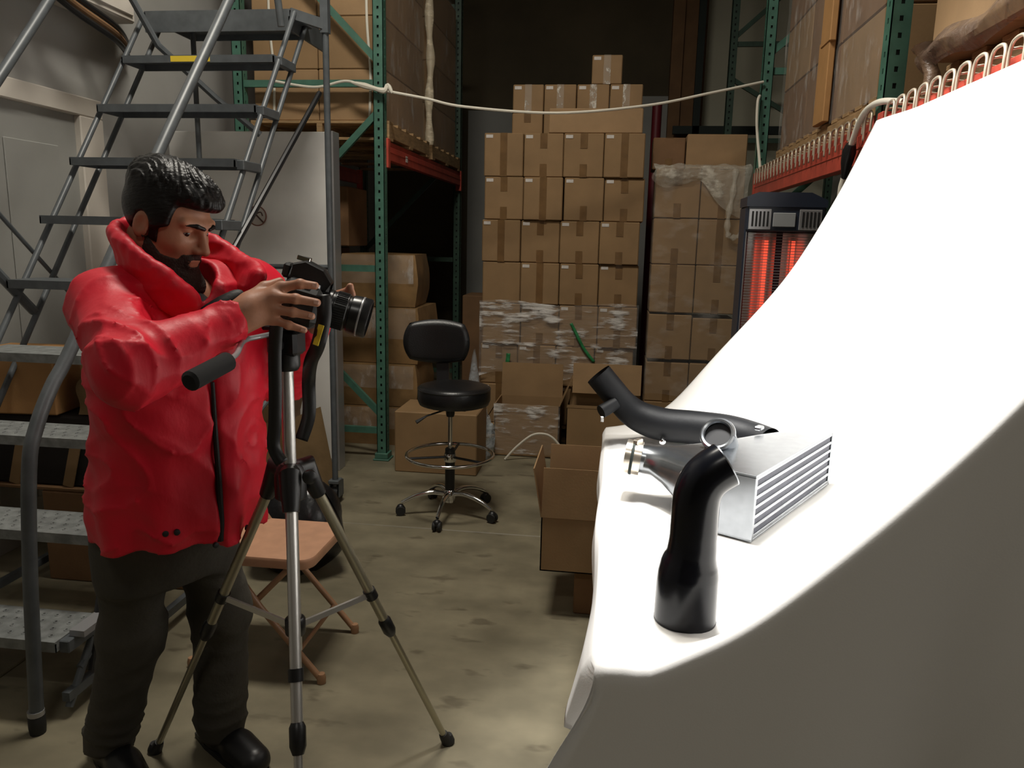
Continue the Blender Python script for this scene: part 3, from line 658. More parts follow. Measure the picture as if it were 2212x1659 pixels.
# rear legs, braces, casters
for x, yy in ((-1.505, 3.98), (-2.30, 4.12)):
    part('rear_leg', MB().tube([(x, yy, .10), (x, yy, 2.56)], .0165 if x > -2 else .014, 10), STEEL, ld, True)
part('upper_post', MB().bar((-1.505, 3.98, 2.50), (-1.505, 3.98, 3.6), .04, .04), STEEL, ld)
part('platform_side', MB().bar((-1.64, 3.86, 2.565), (-1.505, 3.98, 2.54), .02, .05), STEEL, ld)
part('rail_end', MB().tube([(-1.66, 3.60, 2.95), (-1.63, 3.66, 2.72), (-1.612, 3.69, 2.46)], .017, 10), STEEL, ld, True)
part('long_brace', MB().tube([(-1.56, 4.02, 2.22), (LX1 + .02, 3.1, 1.40), (LX1 + .02, 2.2, .52), (LX1 + .02, 2.06, .10)], .0135, 8), BLACKP, ld, True)
part('cross_brace', MB().tube([(-2.42, 3.62, 2.75), (-2.34, 3.85, 2.42), (-2.12, 4.0, 2.19), (-1.93, 4.10, 2.02)], .017, 8), STEEL, ld, True)
part('cross_bar', MB().tube([(-2.30, 4.10, 1.31), (-1.505, 3.98, 1.325)], .014, 8), STEEL, ld, True)
part('low_brace', MB().tube([(LX1 + .012, 2.02, .13), (LX1 + .03, 2.9, .55), (-1.53, 3.95, 1.0)], .0115, 8), STEEL, ld, True)
part('side_brace', MB().tube([(-2.42, 2.35, 1.72), (-2.43, 2.95, 1.15)], .02, 8), STEEL, ld, True)
part('side_brace', MB().tube([(-2.44, 2.75, 1.62), (-2.44, 3.2, 1.2)], .009, 8), STEEL, ld, True)
for x, yy in ((-1.505, 3.98), (-2.30, 4.12)):
    c = part('caster_fork', MB().bb(x - .03, x + .03, yy - .035, yy + .035, .12, .14, .003).bb(x - .03, x - .025, yy - .02, yy + .05, .04, .13).bb(x + .025, x + .03, yy - .02, yy + .05, .04, .13), STEEL, ld)
    part('wheel', MB().lathe([(.02, -.02), (.052, -.02), (.056, -.012), (.056, .012), (.052, .02), (.02, .02)], (x, yy + .02, .056), (1, 0, 0), 24), RUBBER, c, True)

# ------------------------------------------------------------------ clutter beside and under the ladder
carton('light orange carton perched on dark boxes under the ladder', -2.66, -2.27, 2.80, 3.1, .735, .99, m=CARD_O, tape=None, rot=.08)
b = MB()
def bag(u, v):
    a = 6.2832 * u; k = 1 - .30 * sstep(.55, 1, v); w = .165 + .012 * math.sin(5 * a + 7 * v); d = .14 + .012 * math.sin(4 * a - 6 * v)
    return (-2.02 + k * w * max(-1, min(1, 1.35 * math.cos(a))) + .02 * math.sin(9 * v), 2.98 + k * d * max(-1, min(1, 1.35 * math.sin(a))), .737 + v * (.25 + .02 * math.sin(3 * a)))
solo('crumpled_paper_sack', MB().grid(bag, 32, 14).add([(-2.14, 2.9, .738), (-1.9, 2.9, .738), (-1.9, 3.1, .738), (-2.14, 3.1, .738)], [(0, 1, 2, 3)]), KRAFT, 'crumpled brown paper sack behind the bent ladder handrail', 'paper sack', smooth=True)
cr = thing('black_crate', 'black slatted crate stacked under the ladder treads', 'crate', (-2.03, 3.0, .40))
part('crate_body', MB().bb(-2.66, -1.74, 2.84, 3.2, .42, .73, .01), mat('black_brown_foam', (.012, .008, .006), .8), cr)
for x in (-2.50, -2.25, -2.02): part('slat', MB().bar((x, 2.83, .425), (x + .05, 2.828, .60), .008, .045, (1, 0, 0)), CARD, cr)
part('rim', MB().bb(-2.68, -1.72, 2.82, 3.21, .405, .42, .003), CARD_D, cr)
carton('large dark carton on the floor under the black crate', -2.37, -1.70, 2.82, 3.25, 0, .403, m=CARD_D, tape=None)
oc = open_carton('tall open carton with ragged flaps behind the tripod column', -2.30, -1.90, 4.10, 4.46, 0, .42, {'front': (.10, 12), 'left': (.2, -10), 'back': (.2, -5), 'right': (.16, 14)}, CARD, rot=.05)
solo('leaning_cardboard', MB().prism([(-.14, 0), (.245, 0), (.125, .50), (-.02, .435), (-.135, .27)], -.004, .004, Matrix.Translation((-1.80, 4.16, .004)) @ Matrix.Rotation(R(-3), 4, 'Z') @ Matrix.Rotation(R(84), 4, 'X')), KRAFT,
     'torn brown cardboard sheet leaning below the white partition', 'cardboard')
solo('kraft_paper_ball', MB().grid(lambda u, v: (-2.09 + (.15 + .02 * math.sin(u * 30 + v * 9)) * math.sin(math.pi * v) * math.cos(6.2832 * u), 4.28 + (.12 + .02 * math.sin(u * 25)) * math.sin(math.pi * v) * math.sin(6.2832 * u), .53 - .17 * math.cos(math.pi * v) + .01 * math.sin(u * 31)), 24, 14), KRAFT,
     'crumpled kraft paper bulging from the open carton behind the tripod', 'paper', smooth=True)
bagm = mat('black_bag_plastic', (.008, .008, .009), .3, bump=.5, bscale=14)
solo('black_bag', MB().grid(lambda u, v: (-1.37 + (.225 + .02 * math.sin(u * 25 + v * 7)) * math.sin(math.pi * min(.97, v * .93 + .07)) ** .6 * math.cos(6.2832 * u), 3.12 + (.18 + .015 * math.sin(u * 31)) * math.sin(math.pi * min(.97, v * .93 + .07)) ** .6 * math.sin(6.2832 * u), .45 * v + .012 * math.sin(u * 37)), 32, 16), bagm,
     'black plastic bag on the floor behind the tan folding chair', 'bag', smooth=True)

# ------------------------------------------------------------------ tan folding chair
fc = thing('folding_chair', 'tan metal folding chair behind the man and tripod', 'chair', (-1.1, 2.43, 0))
def rrect(cx, cy, lx, ly, r, n=5):
    out = []
    for (sx, sy, a0) in ((1, 1, 0), (-1, 1, 90), (-1, -1, 180), (1, -1, 270)):
        for k in range(n + 1):
            a = R(a0 + 90 * k / n); out.append((cx + sx * (lx / 2 - r) + r * math.cos(a), cy + sy * (ly / 2 - r) + r * math.sin(a)))
    return out
st = MB(); rings = [(.0, .415, 1), (.006, .425, 1), (.0, .436, .985), (0, .438, .93)]
for k, (g, z, s_) in enumerate(((0, .405, .985), (0, .432, 1.0), (0, .440, .985), (0, .437, .92))):
    st.v += [(p[0], p[1], z) for p in rrect(-1.135, 2.43, .38 * s_, .35 * s_, .05)]
nn = 24
for k in range(3): st.f += [(k * nn + j, k * nn + (j + 1) % nn, (k + 1) * nn + (j + 1) % nn, (k + 1) * nn + j) for j in range(nn)]
st.f += [tuple(range(nn)), tuple(3 * nn + j for j in range(nn))]
part('seat', st, TAN, fc, True, 40)
for sy, yy in ((-1, 2.262), (1, 2.605)):
    fr = part('front_leg', MB().tube([(-1.47, yy, .80), (-1.33, yy, .55), (-1.13, yy, .26), (-.92, yy, .012)], .0115, 10), TAN_L, fc, True)
    part('rear_leg', MB().tube([(-1.02, yy + sy * -.02, .41), (-1.2, yy + sy * -.02, .22), (-1.40, yy + sy * -.02, .012)], .0105, 10), TAN_L, fc, True)
    for x in (-.92, -1.40): part('foot_cap', MB().lathe([(.015, 0), (.016, .02), (.012, .035)], (x, yy if x > -1 else yy - sy * .02, 0), (.3 if x > -1 else -.3, 0, 1) if 0 else (0, 0, 1), 12), TAN_L, fr, True)
part('stretcher', MB().tube([(-1.0, 2.262, .105), (-1.0, 2.605, .105)], .008, 8), TAN_L, fc, True)
part('stretcher', MB().tube([(-1.32, 2.28, .105), (-1.32, 2.585, .105)], .008, 8), TAN_L, fc, True)
part('backrest', MB().grid(lambda u, v: (-1.455 - .03 * math.sin(math.pi * u) - .05 * (v - .2), 2.26 + u * .345, .64 + v * .15), 12, 4).grid(lambda u, v: (-1.463 - .03 * math.sin(math.pi * u) - .05 * (v - .2), 2.26 + u * .345, .64 + v * .15), 12, 4), TAN, fc, True)

# ------------------------------------------------------------------ black drafting stool
SX, SY = -.835, 3.935
ds = thing('drafting_stool', 'black padded drafting stool with chrome foot ring and casters', 'stool', (SX, SY, 0))
part('seat', MB().lathe([(.001, .615), (.165, .615), (.186, .622), (.195, .645), (.195, .695), (.186, .716), (.16, .724), (.08, .726), (.001, .726)], (SX + .02, SY, 0), (0, 0, 1), 40, False), VINYL, ds, True, 60)
part('seat_piping', MB().tube([(SX + .02 + .192 * math.cos(a), SY + .192 * math.sin(a), .706) for a in [2 * math.pi * i / 40 for i in range(41)]], .005, 6, False), BLACKP, ds, True)
part('seat_plate', MB().bb(SX - .08, SX + .10, SY - .08, SY + .08, .598, .616, .004), BLACKP, ds)
part('back_bar', MB().bar((SX - .07, SY + .14, .60), (SX - .09, SY + .20, .95), .07, .012, (0, 1, 0)), BLACKP, ds)
def bk(side):
    def fn(u, v):
        a = (u - .5) * 2; c = (v - .5) * 2; k = (1 - abs(a) ** 6) ** .25 * (1 - abs(c) ** 6) ** .25 if abs(a) < 1 and abs(c) < 1 else 0
        a, c = a * math.sqrt(1 - .33 * c * c), c * math.sqrt(1 - .33 * a * a); x = -.17 + a * .186; y = .165 + .035 * a * a * -1 + side * .028 * k
        ang = R(-10); 
        return (SX + .052 + x * math.cos(ang) - y * math.sin(ang) * .3, SY - .0 + y + .05 * a * .3, .932 + .122 * c + (.0))
    return fn
part('backrest', MB().grid(bk(-1), 20, 14).grid(bk(1), 20, 14), VINYL, ds, True, 80)
part('gas_column', MB().tube([(SX, SY, .36), (SX, SY, .61)], .0125, 16), CHROME, ds, True)
part('column_sleeve', MB().lathe([(.027, .10), (.027, .37), (.022, .375)], (SX, SY, 0), (0, 0, 1), 20), BLACKP, ds, True)
part('column_cap', MB().lathe([(.02, .55), (.024, .565), (.024, .60)], (SX, SY, 0), (0, 0, 1), 16), BLACKP, ds, True)
ring = part('foot_ring', MB().tube([(SX + .235 * math.cos(a), SY + .235 * math.sin(a), .335) for a in [2 * math.pi * i / 48 for i in range(49)]], .0095, 10, False), CHROME, ds, True)
for k in range(3):
    a = R(90 + 120 * k); part('spoke', MB().tube([(SX, SY, .325), (SX + .235 * math.cos(a), SY + .235 * math.sin(a), .335)], .007, 8), BLACKP, ring, True)
part('ring_collar', MB().lathe([(.032, .30), (.034, .31), (.034, .33), (.03, .345)], (SX, SY, 0), (0, 0, 1), 20), CHROME, ds, True)
part('lever', MB().tube([(SX - .02, SY - .05, .595), (SX - .10, SY - .12, .575), (SX - .15, SY - .15, .545)], [.005, .005, .011], 8), BLACKP, ds, True)
part('base_hub', MB().lathe([(.03, .07), (.036, .09), (.034, .13), (.028, .14)], (SX, SY, 0), (0, 0, 1), 20), CHROME, ds, True)
for k in range(5):
    a = R(-92 + 72 * k); d = Vector((math.cos(a), math.sin(a), 0)); o = Vector((SX, SY, 0))
    arm = part('base_arm', MB().tube(catmull([o + d * .02 + V(0, 0, .115), o + d * .10 + V(0, 0, .125), o + d * .19 + V(0, 0, .105), o + d * .262 + V(0, 0, .07)], 5), [.016 - .0004 * i for i in range(16)], 10), CHROME, ds, True)
    e = o + d * .268; n_ = Vector((-d.y, d.x, 0)); c = MB()
    for sgn in (-1, 1): c.lathe([(.005, -.008), (.024, -.008), (.027, -.003), (.027, .003), (.024, .008), (.005, .008)], e + n_ * (sgn * .014) + V(0, 0, .027), n_, 18)
    part('caster', c, RUBBER, arm, True)
    part('caster_hood', MB().ball(e + V(0, 0, .042), (.022, .022, .022)), BLACKP, arm, True)

# ------------------------------------------------------------------ infrared heater behind the backdrop
HX, HY = .735, 3.62
ht = thing('infrared_heater', 'tall infrared heater with glowing red tubes behind the backdrop', 'heater', (HX, HY, 0))
part('base', MB().bb(HX - .19, HX + .19, HY - .14, HY + .16, 0, .05, .01), NAVY, ht)
part('housing', MB().bb(HX - .165, HX + .165, HY + .02, HY + .10, .05, 1.66, .01).bb(HX - .168, HX - .150, HY - .06, HY + .10, .05, 1.66, .006).bb(HX + .150, HX + .168, HY - .06, HY + .10, .05, 1.66, .006), NAVY, ht)
part('top_hood', MB().prism([(-.17, 0), (.17, 0), (.17, .03), (.10, .062), (-.12, .062), (-.17, .04)], -.10, .09, Matrix.Translation((HX, HY, 1.66)) @ Matrix.Rotation(R(90), 4, 'X')), NAVY, ht)
pn = part('control_panel', MB().bb(HX - .165, HX + .165, HY - .085, HY + .02, 1.555, 1.665, .006), NAVY, ht)
for x0 in (HX - .158, HX + .055):
    v_ = part('vent_frame', MB().bb(x0, x0 + .095, HY - .092, HY - .085, 1.562, 1.65, .002), SILV, pn)
    for k in range(5): part('vent_slot', MB().bb(x0 + .012 + k * .016, x0 + .020 + k * .016, HY - .094, HY - .0915, 1.575, 1.64), RUBBER, v_)
part('display', MB().bb(HX - .055, HX + .04, HY - .091, HY - .085, 1.575, 1.635, .002), mat('grey_display', (.35, .37, .38), .2), pn)
part('reflector', MB().grid(lambda u, v: (HX - .15 + u * .30, HY + .018 - .035 * (2 * u - 1) ** 2 + .006 * math.cos(u * 25), .12 + v * 1.43), 40, 1), mat('reflector_metal', (.8, .78, .75), .42, 1.), ht, True)
GLOW = mat('glowing_tube', (.9, .08, .03), .5, emit=1.0, emit_col=(1, .10, .05))
for x in (HX - .062, HX + .055): part('heating_tube', MB().tube([(x, HY - .02, .5), (x, HY - .02, 1.515)], .0085, 12), GLOW, ht, True)
gw = MB()
me = MB().tube([(HX - .152, HY - .06, 0), (HX + .152, HY - .06, 0)], .0016, 5).mesh('guard_wire', wloc(ht)); me.materials.append(SILV)
for k in range(46): link('guard_wire', me, None, ht, (0, 0, 1.545 - k * .0125))
me2 = MB().tube([(HX - .158, HY - .06, .1), (HX - .158, HY - .06, 1.55)], .003, 6).mesh('guard_rod', wloc(ht)); me2.materials.append(SILV)
link('guard_rod', me2, None, ht); link('guard_rod', me2, None, ht, (.316, 0, 0))
0 and solo('dark_shelf_bar', MB().bb(.62, 1.7, 3.9, 3.96, 1.66, 1.70, .003), NAVY, 'dark bar under the red beam behind the heater top', 'bar')

# ------------------------------------------------------------------ table and white backdrop cloth
tb = thing('folding_table', 'folding table hidden under the white backdrop cloth', 'table', (.36, 2.0, 0))
part('table_top', MB().bb(.012, .74, 1.20, 2.78, .755, .79, .008), mat('table_plastic', (.5, .5, .48), .5), tb)
for x in (.08, .66):
    for y in (1.35, 2.62): part('leg', MB().tube([(x, y, 0), (x, y, .757)], .015, 10), STEEL, tb, True)
def spl(pts, n):
    c = catmull([(p[0], p[1], 0) for p in pts], 24); d = [0]
    for i in range(1, len(c)): d.append(d[-1] + (c[i] - c[i - 1]).length)
    out = []
    for k in range(n + 1):
        t = d[-1] * k / n; i = next((q for q in range(1, len(d)) if d[q] >= t - 1e-9), len(d) - 1)
        f = (t - d[i - 1]) / max(1e-9, d[i] - d[i - 1]); q = c[i - 1].lerp(c[i], f); out.append((q.x, q.y))
    return out
NS = 64
E_near = spl([(0, .802), (.05, .802), (.115, .81), (.29, .93), (.60, 1.28), (.78, 1.58), (.872, 1.91)], NS)
E_mid = spl([(0, .802), (.2, .802), (.45, .802), (.655, .803), (.765, .88), (.83, 1.25), (.872, 1.91)], NS)
E_far = spl([(0, .806), (.10, .83), (.23, .905), (.39, 1.10), (.61, 1.38), (.76, 1.66), (.872, 1.925)], NS)
YN, YF = 1.20, 2.83
def ctop(i, Y):
    a = 1 - sstep(YN, YN + .13, Y); b_ = sstep(YF - .34, YF, Y) ** 1.0; c = max(0, 1 - a - b_)
    X = a * E_near[i][0] + b_ * E_far[i][0] + c * E_mid[i][0]; Z = a * E_near[i][1] + b_ * E_far[i][1] + c * E_mid[i][1]
    s = i / NS
    yy = Y + (.06 * s * b_ if b_ > 0 else 0)
    return Vector((X, yy, Z))
NK = 14          # left skirt rows
NYT = 72; NB = 44
def cloth_pt(i, j):
    """i: -NK..NS across, j: 0..NYT along the table from far to near, then NB rows down the near side"""
    if j <= NYT: Y = YF + (YN - YF) * j / NYT; drop = 0
    else: Y = YN; q = ((j - NYT) / NB) ** 1.7; drop = q * 1.15
    if i >= 0:
        p = ctop(i, Y); s = i / NS
        if drop > 0:
            p0 = p.copy(); rr = min(1, drop / .03); zmin = .03
            dz = min(drop, p0.z - zmin); fold = .012 * math.sin(s * 17 + 1.2) + .02 * math.sin(s * 7 + .5)
            p = Vector((p0.x + .02 * math.sin(drop * 5 + s * 4) * min(1, drop * 3), p0.y - .016 * math.sin(rr * math.pi / 2) - (fold + .05 * sstep(0, .5, s)) * min(1, drop * 2.0) , p0.z - .018 * (1 - math.cos(rr * math.pi / 2)) - max(0, dz - .018)))
            if i == 0 or s < .12:
                k = (1 - s / .12); p.x -= .11 * k * sstep(0, .28, drop) - .05 * k * sstep(.28, .6, drop); p.y -= .02 * k
        return p
    a = -i / NK; L = .09 + .07 * sstep(1.9, 1.3, Y) + .02 * math.sin(Y * 9)
    if drop <= 0:
        return Vector((-.004 - .010 * sstep(0, .3, a) - .008 * a * math.sin(Y * 11) - .03 * a * sstep(1.5, 1.2, Y), Y, .802 - a * L - .004 * math.cos(Y * 8)))
    base = cloth_pt(0, j); dirr = Vector((-.55, .75, -.12)); k = min(1, drop * 2.2)
    e = Vector((-.014 - .03 * a, YN, .802 - a * L))
    return base.lerp(base + dirr * a * .16, k) + Vector((0, 0, -a * L * max(0, 1 - drop * 2)))
b = MB(); W = NK + NS + 1
b.v = [tuple(cloth_pt(i, j)) for j in range(NYT + NB + 1) for i in range(-NK, NS + 1)]
b.f = [(j * W + i, j * W + i + 1, (j + 1) * W + i + 1, (j + 1) * W + i) for j in range(NYT + NB) for i in range(W - 1)]
cl = solo('backdrop_cloth', b, CLOTH, 'white backdrop cloth swept from the red beam down over the table', 'cloth', smooth=True, angle=180)
md = cl.modifiers.new('thickness', 'SOLIDIFY'); md.thickness = .003; md.offset = -1

# ------------------------------------------------------------------ intercooler
A = V(.352, 1.765, .806); e1 = V(.522, .853, 0).normalized(); e2 = V(-e1.y, e1.x, 0)
def ic(l, t, z): return A + e1 * l + e2 * t + V(0, 0, z)
Mi = Matrix((e1, e2, V(0, 0, 1))).transposed()
it = thing('intercooler', 'silver aluminium intercooler with finned core on the white cloth', 'intercooler', ic(.3, .1, 0))
LC, TC, HC = .59, .085, .158
def icb(b, l0, l1, t0, t1, z0, z1, ch=0.): return b.box(ic((l0 + l1) / 2, (t0 + t1) / 2, (z0 + z1) / 2), (l1 - l0, t1 - t0, z1 - z0), Mi, ch)
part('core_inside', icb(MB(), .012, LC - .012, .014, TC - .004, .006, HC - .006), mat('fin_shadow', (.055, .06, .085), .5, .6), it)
part('end_plate', icb(MB(), 0, .012, 0, TC, 0, HC, .0015), CAST, it); part('end_plate', icb(MB(), LC - .012, LC, 0, TC, 0, HC, .0015), CAST, it)
part('top_plate', icb(MB(), 0, LC, 0, TC, HC, HC + .006, .001), CAST, it); part('bottom_plate', icb(MB(), .0, LC, 0, TC, 0, .006, .001), CAST, it)
nb = 7; meb = icb(MB(), .012, LC - .012, .001, .014, 0, .0085, .0012).mesh('core_bar', wloc(it)); meb.materials.append(CAST)
for k in range(nb): link('core_bar', meb, None, it, (0, 0, .006 + k * (HC - .0145) / (nb - 1)))
fin = MB(); ph = (HC - .0145) / (nb - 1)
for k in range(nb - 1):
    zc = .006 + k * ph + .0085
    n = 110
    for q in range(n):
        l = .014 + q * (LC - .03) / n; icb(fin, l, l + .0012, .004, .013, zc, zc + ph - .0085)
f_ = part('cooling_fins', fin, mat('fin_metal', (.30, .31, .36), .4, .8), it); f_['kind'] = 'stuff'
# tapering end tank towards the outlet
def tank_ring(k):
    if k <= 1:
        c = ic(.0 + LC * .5, TC, HC / 2); a, h = LC / 2, HC / 2; sq = 12.
    return c
tk = MB(); secs = [(.295, TC, .079, .295, .079, 14), (.285, TC + .02, .079, .287, .079, 12), (.235, .16, .082, .225, .076, 7), (.185, .22, .088, .150, .066, 4), (.150, .28, .098, .085, .053, 2.6), (.130, .325, .104, .048, .042, 2), (.118, .355, .106, .040, .040, 2)]
NR = 40
for (l, t, z, a, h, ex) in secs:
    for j in range(NR):
        th = 2 * math.pi * j / NR; c_, s_ = math.cos(th), math.sin(th)
        u = math.copysign(abs(c_) ** (2 / ex), c_); w = math.copysign(abs(s_) ** (2 / ex), s_)
        tk.v.append(tuple(ic(l + a * u, t, z + h * w)))
for k in range(len(secs) - 1): tk.f += [(k * NR + j, k * NR + (j + 1) % NR, (k + 1) * NR + (j + 1) % NR, (k + 1) * NR + j) for j in range(NR)]
tk.f += [tuple(range(NR)), tuple((len(secs) - 1) * NR + j for j in range(NR))]
tank = part('end_tank', tk, CAST, it, True, 50)
od = (e2 * .9 - e1 * .42 + V(0, 0, .12)).normalized(); oc_ = ic(.118, .35, .106)
part('outlet_pipe', MB().tube([oc_ - od * .02, oc_ + od * .03], .039, 24), CAST, tank, True)
cb = part('hose_clamp', MB().lathe([(.040, 0), (.0475, 0), (.0475, .044), (.040, .044)], oc_ + od * .016, od, 32, False), mat('clamp_steel', (.70, .64, .55), .25, .9), tank, True, 40)
part('clamp_bolt', MB().box(oc_ + od * .04 + V(.012, -.01, .047), (.03, .016, .014), Mi, .002), MATS['clamp_steel'], tank)
part('clamp_band', MB().lathe([(.0475, 0), (.049, .001), (.049, .007), (.0475, .008)], oc_ + od * .036, od, 32, False), HOLE, tank, True)
# upper inlet neck with rolled bead
nk = ic(.235, .17, .15) + V(-.022, 0, .022); nd_ = V(-.30, -.62, .52).normalized()
part('inlet_neck', MB().tube(catmull([ic(.26, .20, .09), ic(.25, .19, .13), nk, nk + nd_ * .035], 5), .043, 28, False), CAST, tank, True)
part('inlet_bead', MB().tube([nk + nd_ * .036 + frame_z(nd_)[0] * .041 * math.cos(a) + frame_z(nd_)[1] * .041 * math.sin(a) for a in [2 * math.pi * i / 36 for i in range(37)]], .007, 8, False), CAST, tank, True)
part('inlet_bore', MB().lathe([(.037, 0), (.037, .004)], nk + nd_ * .022, nd_, 28), mat('bore_dark', (.02, .02, .022), .6), tank, True)
part('mount_lug', MB().box(ic(.45, .17, .168), (.03, .02, .012), Mi, .003), CAST, tank)
# glossy black elbow pipe
GLB = mat('glossy_black_enamel', (.004, .0045, .007), .22, spec=.35)
hp = thing('glossy_black_elbow_pipe', 'glossy black elbow pipe standing upright in front of the intercooler', 'pipe', (.163, 1.365, .803))
pp = [(.163, 1.365, .803), (.163, 1.365, .87), (.164, 1.365, .895), (.165, 1.365, .915), (.167, 1.364, .935), (.168, 1.363, .965), (.168, 1.362, 1.000), (.168, 1.361, 1.030), (.171, 1.361, 1.056), (.181, 1.363, 1.078), (.197, 1.366, 1.094), (.217, 1.370, 1.107)]
rr = [.0575, .0565, .0555, .052, .0455, .043, .0425, .0425, .0425, .0425, .0425, .0425]
cp = catmull([Vector(p) for p in pp], 4); cr_ = []
for i in range(len(cp)):
    k = i / 4; a = int(min(len(rr) - 2, math.floor(k))); cr_.append(rr[a] + (rr[a + 1] - rr[a]) * (k - a))
part('pipe_wall', MB().tube(cp, cr_, 40, False), GLB, hp, True, 180)
part('pipe_bore', MB().tube(cp[3:], [q - .004 for q in cr_[3:]], 40, False), BLACKP, hp, True, 180)
ed = (cp[-1] - cp[-2]).normalized(); ex_, ey_, _ = frame_z(ed)
part('cut_rim', MB().tube([cp[-1] + ex_ * .0407 * math.cos(a) + ey_ * .0407 * math.sin(a) for a in [2 * math.pi * i / 40 for i in range(41)]], .0022, 6, False), CAST, hp, True)
part('base_rim', MB().lathe([(.0535, .0), (.0578, .0), (.0578, .003), (.0535, .003)], (.163, 1.365, .8025), (0, 0, 1), 40, False), GLB, hp, True)
# matte black long hose behind
MB_ = mat('matte_black_rubber', (.0035, .0042, .006), .55, spec=.3, bump=.06, bscale=60)
lh = thing('matte_black_hose', 'long matte black bent hose lying behind the intercooler', 'hose', (.2, 2.6, .82))
hp2 = catmull([(-.035, 2.62, 1.045), (0, 2.62, 1.005), (.055, 2.62, .945), (.11, 2.615, .905), (.19, 2.60, .884), (.30, 2.585, .882), (.40, 2.56, .880), (.47, 2.52, .872), (.52, 2.46, .866)], 6)
part('hose_wall', MB().tube(hp2, [.047 if i < 12 else .047 + .010 * min(1, (i - 12) / 10) for i in range(len(hp2))], 32, False), MB_, lh, True, 180)
part('hose_bore', MB().tube(hp2, [.042] * len(hp2), 24, False), BLACKP, lh, True, 180)
part('end_seal', MB().lathe([(.001, 0), (.0425, 0)], hp2[2], (hp2[2] - hp2[3]), 24, False), BLACKP, lh)
nbp = part('side_nipple', MB().tube([(.03, 2.58, .955), (-.005, 2.56, .935), (-.02, 2.55, .928)], [.021, .023, .023], 18), MB_, lh, True)
part('nipple_clip', MB().box((-.015, 2.54, .905), (.012, .01, .02), None, .002), CHROME, nbp)
part('hose_fitting', MB().lathe([(.009, 0), (.011, .008), (.011, .02), (.007, .024)], (.19, 2.545, .848), (0, -1, -.5), 14), CHROME, lh, True)

# ------------------------------------------------------------------ tripod
TX, TY = -.712, 1.60
tp = thing('camera_tripod', 'silver and black camera tripod between the man and the table', 'tripod', (TX, TY, 0))
part('centre_column', MB().tube([(TX, TY, .52), (TX, TY, 1.225)], .0145, 18), ALU, tp, True)
part('hub', MB().lathe([(.030, .90), (.036, .905), (.036, .955), (.030, .975), (.022, .985)], (TX, TY, 0), (0, 0, 1), 20), BLACKP, tp, True)
part('hub_knob', MB().lathe([(.012, 0), (.016, .002), (.016, .012), (.010, .016)], (TX + .055, TY - .025, .965), (.5, -.85, 0), 16), BLACKP, tp, True)
sp = V(TX, TY, .58)
part('spreader_hub', MB().lathe([(.02, .56), (.024, .565), (.024, .60), (.02, .605)], (TX, TY, 0), (0, 0, 1), 16), BLACKP, tp, True)
for nm, ft, mt in (('front', (-.515, 1.145, 0), ALU), ('right', (-.429, 2.022, 0), ALU_D), ('left', (-1.265, 1.845, 0), ALU_D)):
    ft = Vector(ft); d = Vector((ft.x - TX, ft.y - TY, 0)).normalized(); top = V(TX, TY, .955) + d * .045; k = lambda t: top.lerp(ft, t)
    part('shoulder', MB().tube([V(TX, TY, .965), top + V(0, 0, .015), k(.03), k(.065)], [.022, .025, .022, .018], 14), BLACKP, tp, True)
    lg = part('leg', MB().tube([k(.03), k(.50)], .0125, 16), mt, tp, True)
    part('lower_tube', MB().tube([k(.48), k(.975)], .0095, 14), mt, lg, True)
    part('leg_lock', MB().tube([k(.475), k(.485), k(.52), k(.535)], [.0125, .0175, .0175, .012], 14), BLACKP, lg, True)
    part('leg_bracket', MB().tube([k(.375), k(.40)], .0165, 14), BLACKP, lg, True)
    part('foot', MB().tube([k(.955), k(.97), k(.995)], [.0125, .015, .017], 14).lathe([(.018, 0), (.02, .004), (.02, .012), (.012, .03)], ft, (0, 0, 1), 14), RUBBER, lg, True)
    a_ = k(.39); part('spreader_arm', MB().bar(a_, sp, .007, .014), ALU, tp)
# pan head and handle
part('head_base', MB().lathe([(.024, 1.20), (.03, 1.21), (.03, 1.235), (.026, 1.24)], (TX, TY, 0), (0, 0, 1), 20), BLACKP, tp, True)
part('pan_head', MB().bb(TX - .034, TX + .036, TY - .03, TY + .03, 1.235, 1.292, .008), BLACKP, tp)
part('tilt_knob', MB().lathe([(.014, 0), (.016, .004), (.016, .014), (.012, .018)], (TX - .005, TY - .03, 1.262), (0, -1, 0), 14), BLACKP, tp, True)
part('camera_plate', MB().bb(TX - .04, TX + .055, TY - .035, TY + .035, 1.292, 1.303, .003), BLACKP, tp)
ph_ = part('pan_handle', MB().tube(catmull([(TX - .01, TY - .02, 1.285), (-.735, 1.52, 1.284), (-.74, 1.46, 1.282), (-.715, 1.38, 1.268), (-.71, 1.33, 1.262)], 5), .0055, 10), SILV, tp, True)
part('foam_grip', MB().tube([(-.708, 1.335, 1.262), (-.708, 1.33, 1.2615), (-.722, 1.225, 1.243), (-.7225, 1.22, 1.242)], [.013, .0185, .0185, .013], 16), mat('foam_black', (.006, .006, .006), .9), ph_, True)

